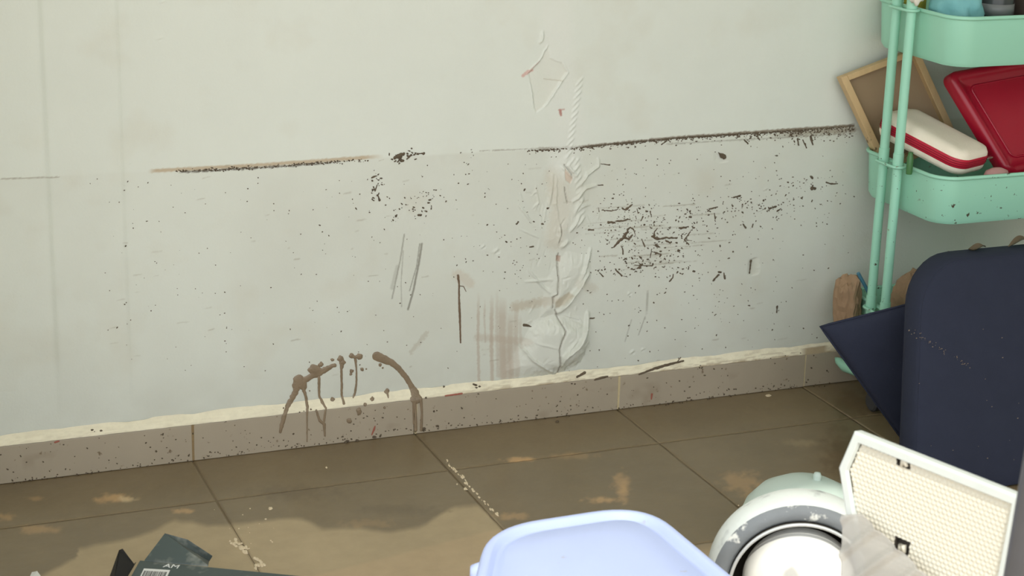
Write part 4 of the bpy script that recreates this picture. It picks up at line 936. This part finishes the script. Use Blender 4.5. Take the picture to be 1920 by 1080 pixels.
fs = [(j*(nU+1)+i, j*(nU+1)+i+1, (j+1)*(nU+1)+i+1, (j+1)*(nU+1)+i) for j in range(nV) for i in range(nU)]
mb.add(vs, fs); o = mb.build('plastic_film', M_film, smooth=True); so = o.modifiers.new('thick', 'SOLIDIFY'); so.thickness = .0006
film = tag(o, 'crumpled translucent grey plastic film hanging before the ivory panel', 'film')

# dark strut at the right frame edge
M_strut = mat('dark_grey_metal', srgb(84, 86, 92), .5, .2, noise_amt=.1, noise_scale=40)
q0, q1_ = atZ(1938, 872, .56), atZ(1902, 1080, .425)
d_ = (q1_-q0); end = q1_+d_*(q1_[2]/-d_[2]) if d_[2] < 0 else q1_
strut = tag(empty('metal_strut', end), 'dark grey metal leg leaning at the right frame edge beside the ivory panel', 'leg')
under(strut, [MB().tube([q0-d_*.4, end+np.array([0, 0, .006])], .0105, 14).build('bar', M_strut, smooth=True, auto=40), MB().lathe([(0, 0), (.011, 0), (.012, .004), (.011, .02), (.009, .022)], end, None, 16).build('foot_cap', mat('black_rubber', srgb(40, 40, 42), .7), smooth=True, auto=40)])

# ------------------------------------------------------------------ dark cardboard package with barcode, lower left
M_card = mat('dark_green_card', srgb(70, 80, 78), .6, noise_amt=.12, noise_scale=18)
specks(M_card, srgb(128, 130, 122), 26, .60, soft=.15)
M_cardin = mat('black_card', srgb(26, 22, 20), .7)
M_white = mat('label_white', srgb(226, 226, 222), .6); M_ink = mat('ink', srgb(36, 36, 38), .6)
BZ = .055
a_, b2, c3, d4 = atZ(262, 1050, BZ), atZ(570, 1080, BZ), atZ(560, 1250, BZ), atZ(150, 1250, BZ)   # top face: back-left, back-right, front-right, front-left
pk = tag(empty('card_package', ((a_+c3)/2*np.array([1, 1, 0]))), 'flattened dark green cardboard package with barcode lying in the mud', 'package')
T4 = [a_, b2, c3, d4]; B4 = [p*np.array([1, 1, 0])+np.array([0, 0, .0035]) for p in T4]
mb = MB().add(B4+T4, [(3, 2, 1, 0), (4, 5, 6, 7), (0, 1, 5, 4), (1, 2, 6, 5), (2, 3, 7, 6), (3, 0, 4, 7)])
ps = [mb.build('carton', M_card, bevel=.0015)]
def plate(name, pts, th, m):
    pts = [np.array(p, float) for p in pts]; n_ = np.cross(pts[1]-pts[0], pts[2]-pts[0]); n_ /= np.linalg.norm(n_); k = len(pts)
    mb = MB().add([p+n_*th/2 for p in pts]+[p-n_*th/2 for p in pts], [tuple(range(k)), tuple(range(2*k-1, k-1, -1))]+[(i, k+i, k+(i+1) % k, (i+1) % k) for i in range(k)])
    return mb.build(name, m)
bd = (b2-a_)
f0, f1 = a_+bd*.03, a_+bd*.42
yb = a_[1]+.03
g0, g1, g2 = atY(309, 1001, yb), atY(352, 1013, yb-.005), atY(398, 1043, yb-.01)
ps.append(plate('flap', [f0, f1+np.array([0, 0, .001]), atY(392, 1052, yb-.01), g2, g1, g0], .0018, M_card))
l0, l1 = a_+(d4-a_)*.02, a_+(d4-a_)*.45
ps.append(plate('side_flap', [l0+np.array([-.004, 0, 0]), atY(251, 1058, a_[1]-.01), atY(229, 1029, a_[1]-.01), atY(224, 1031, a_[1]-.012), atY(196, 1110, a_[1]-.05), l1+np.array([-.006, 0, 0])], .0018, M_cardin))
nrm = np.cross(b2-a_, d4-a_); nrm /= np.linalg.norm(nrm); nrm = nrm if nrm[2] > 0 else -nrm
def onb(px, py): return atZ(px, py, BZ+.0006)
lb = [onb(270, 1066), onb(319, 1069), onb(306, 1098), onb(256, 1095)]
lab = plate('barcode_label', lb, .0005, M_white); ps.append(lab)
mb = MB(); u = .06; rr = np.random.default_rng(3)
while u < .90:
    w = rr.choice([.012, .02, .034]); 
    def L(u_, v_): return (lb[0]*(1-u_)+lb[1]*u_)*(1-v_)+(lb[3]*(1-u_)+lb[2]*u_)*v_+np.array([0, 0, .0005])
    mb.add([L(u, .15), L(u+w, .15), L(u+w, .8), L(u, .8)], [(0, 3, 2, 1)]); u += w+rr.choice([.012, .02, .03])
bars = mb.build('barcode_bars', M_ink); ps.append(bars)
txt = bpy.data.curves.new('printed_letters', 'FONT'); txt.body = 'AM'; txt.size = .016; txt.extrude = .0002
to = bpy.data.objects.new('printed_letters', txt); COL.objects.link(to); txt.materials.append(M_white)
p = onb(305, 1063); ang = math.atan2(bd[1], bd[0]); to.location = p; to.rotation_euler = (0, 0, ang)
bpy.context.view_layer.update(); dg = bpy.context.evaluated_depsgraph_get(); me = bpy.data.meshes.new_from_object(to.evaluated_get(dg)); bpy.data.objects.remove(to)
to = bpy.data.objects.new('printed_letters', me); COL.objects.link(to); to.location = p; to.rotation_euler = (0, 0, ang); ps.append(to)
under(pk, ps)
sc_ = [atZ(60, 1073, .001), atZ(70, 1071, .004), atZ(84, 1090, .003), atZ(50, 1095, .001)]
tag(plate('paper_scrap', sc_, .0008, M_white), 'tiny white paper scrap at the lower left frame edge', 'paper')
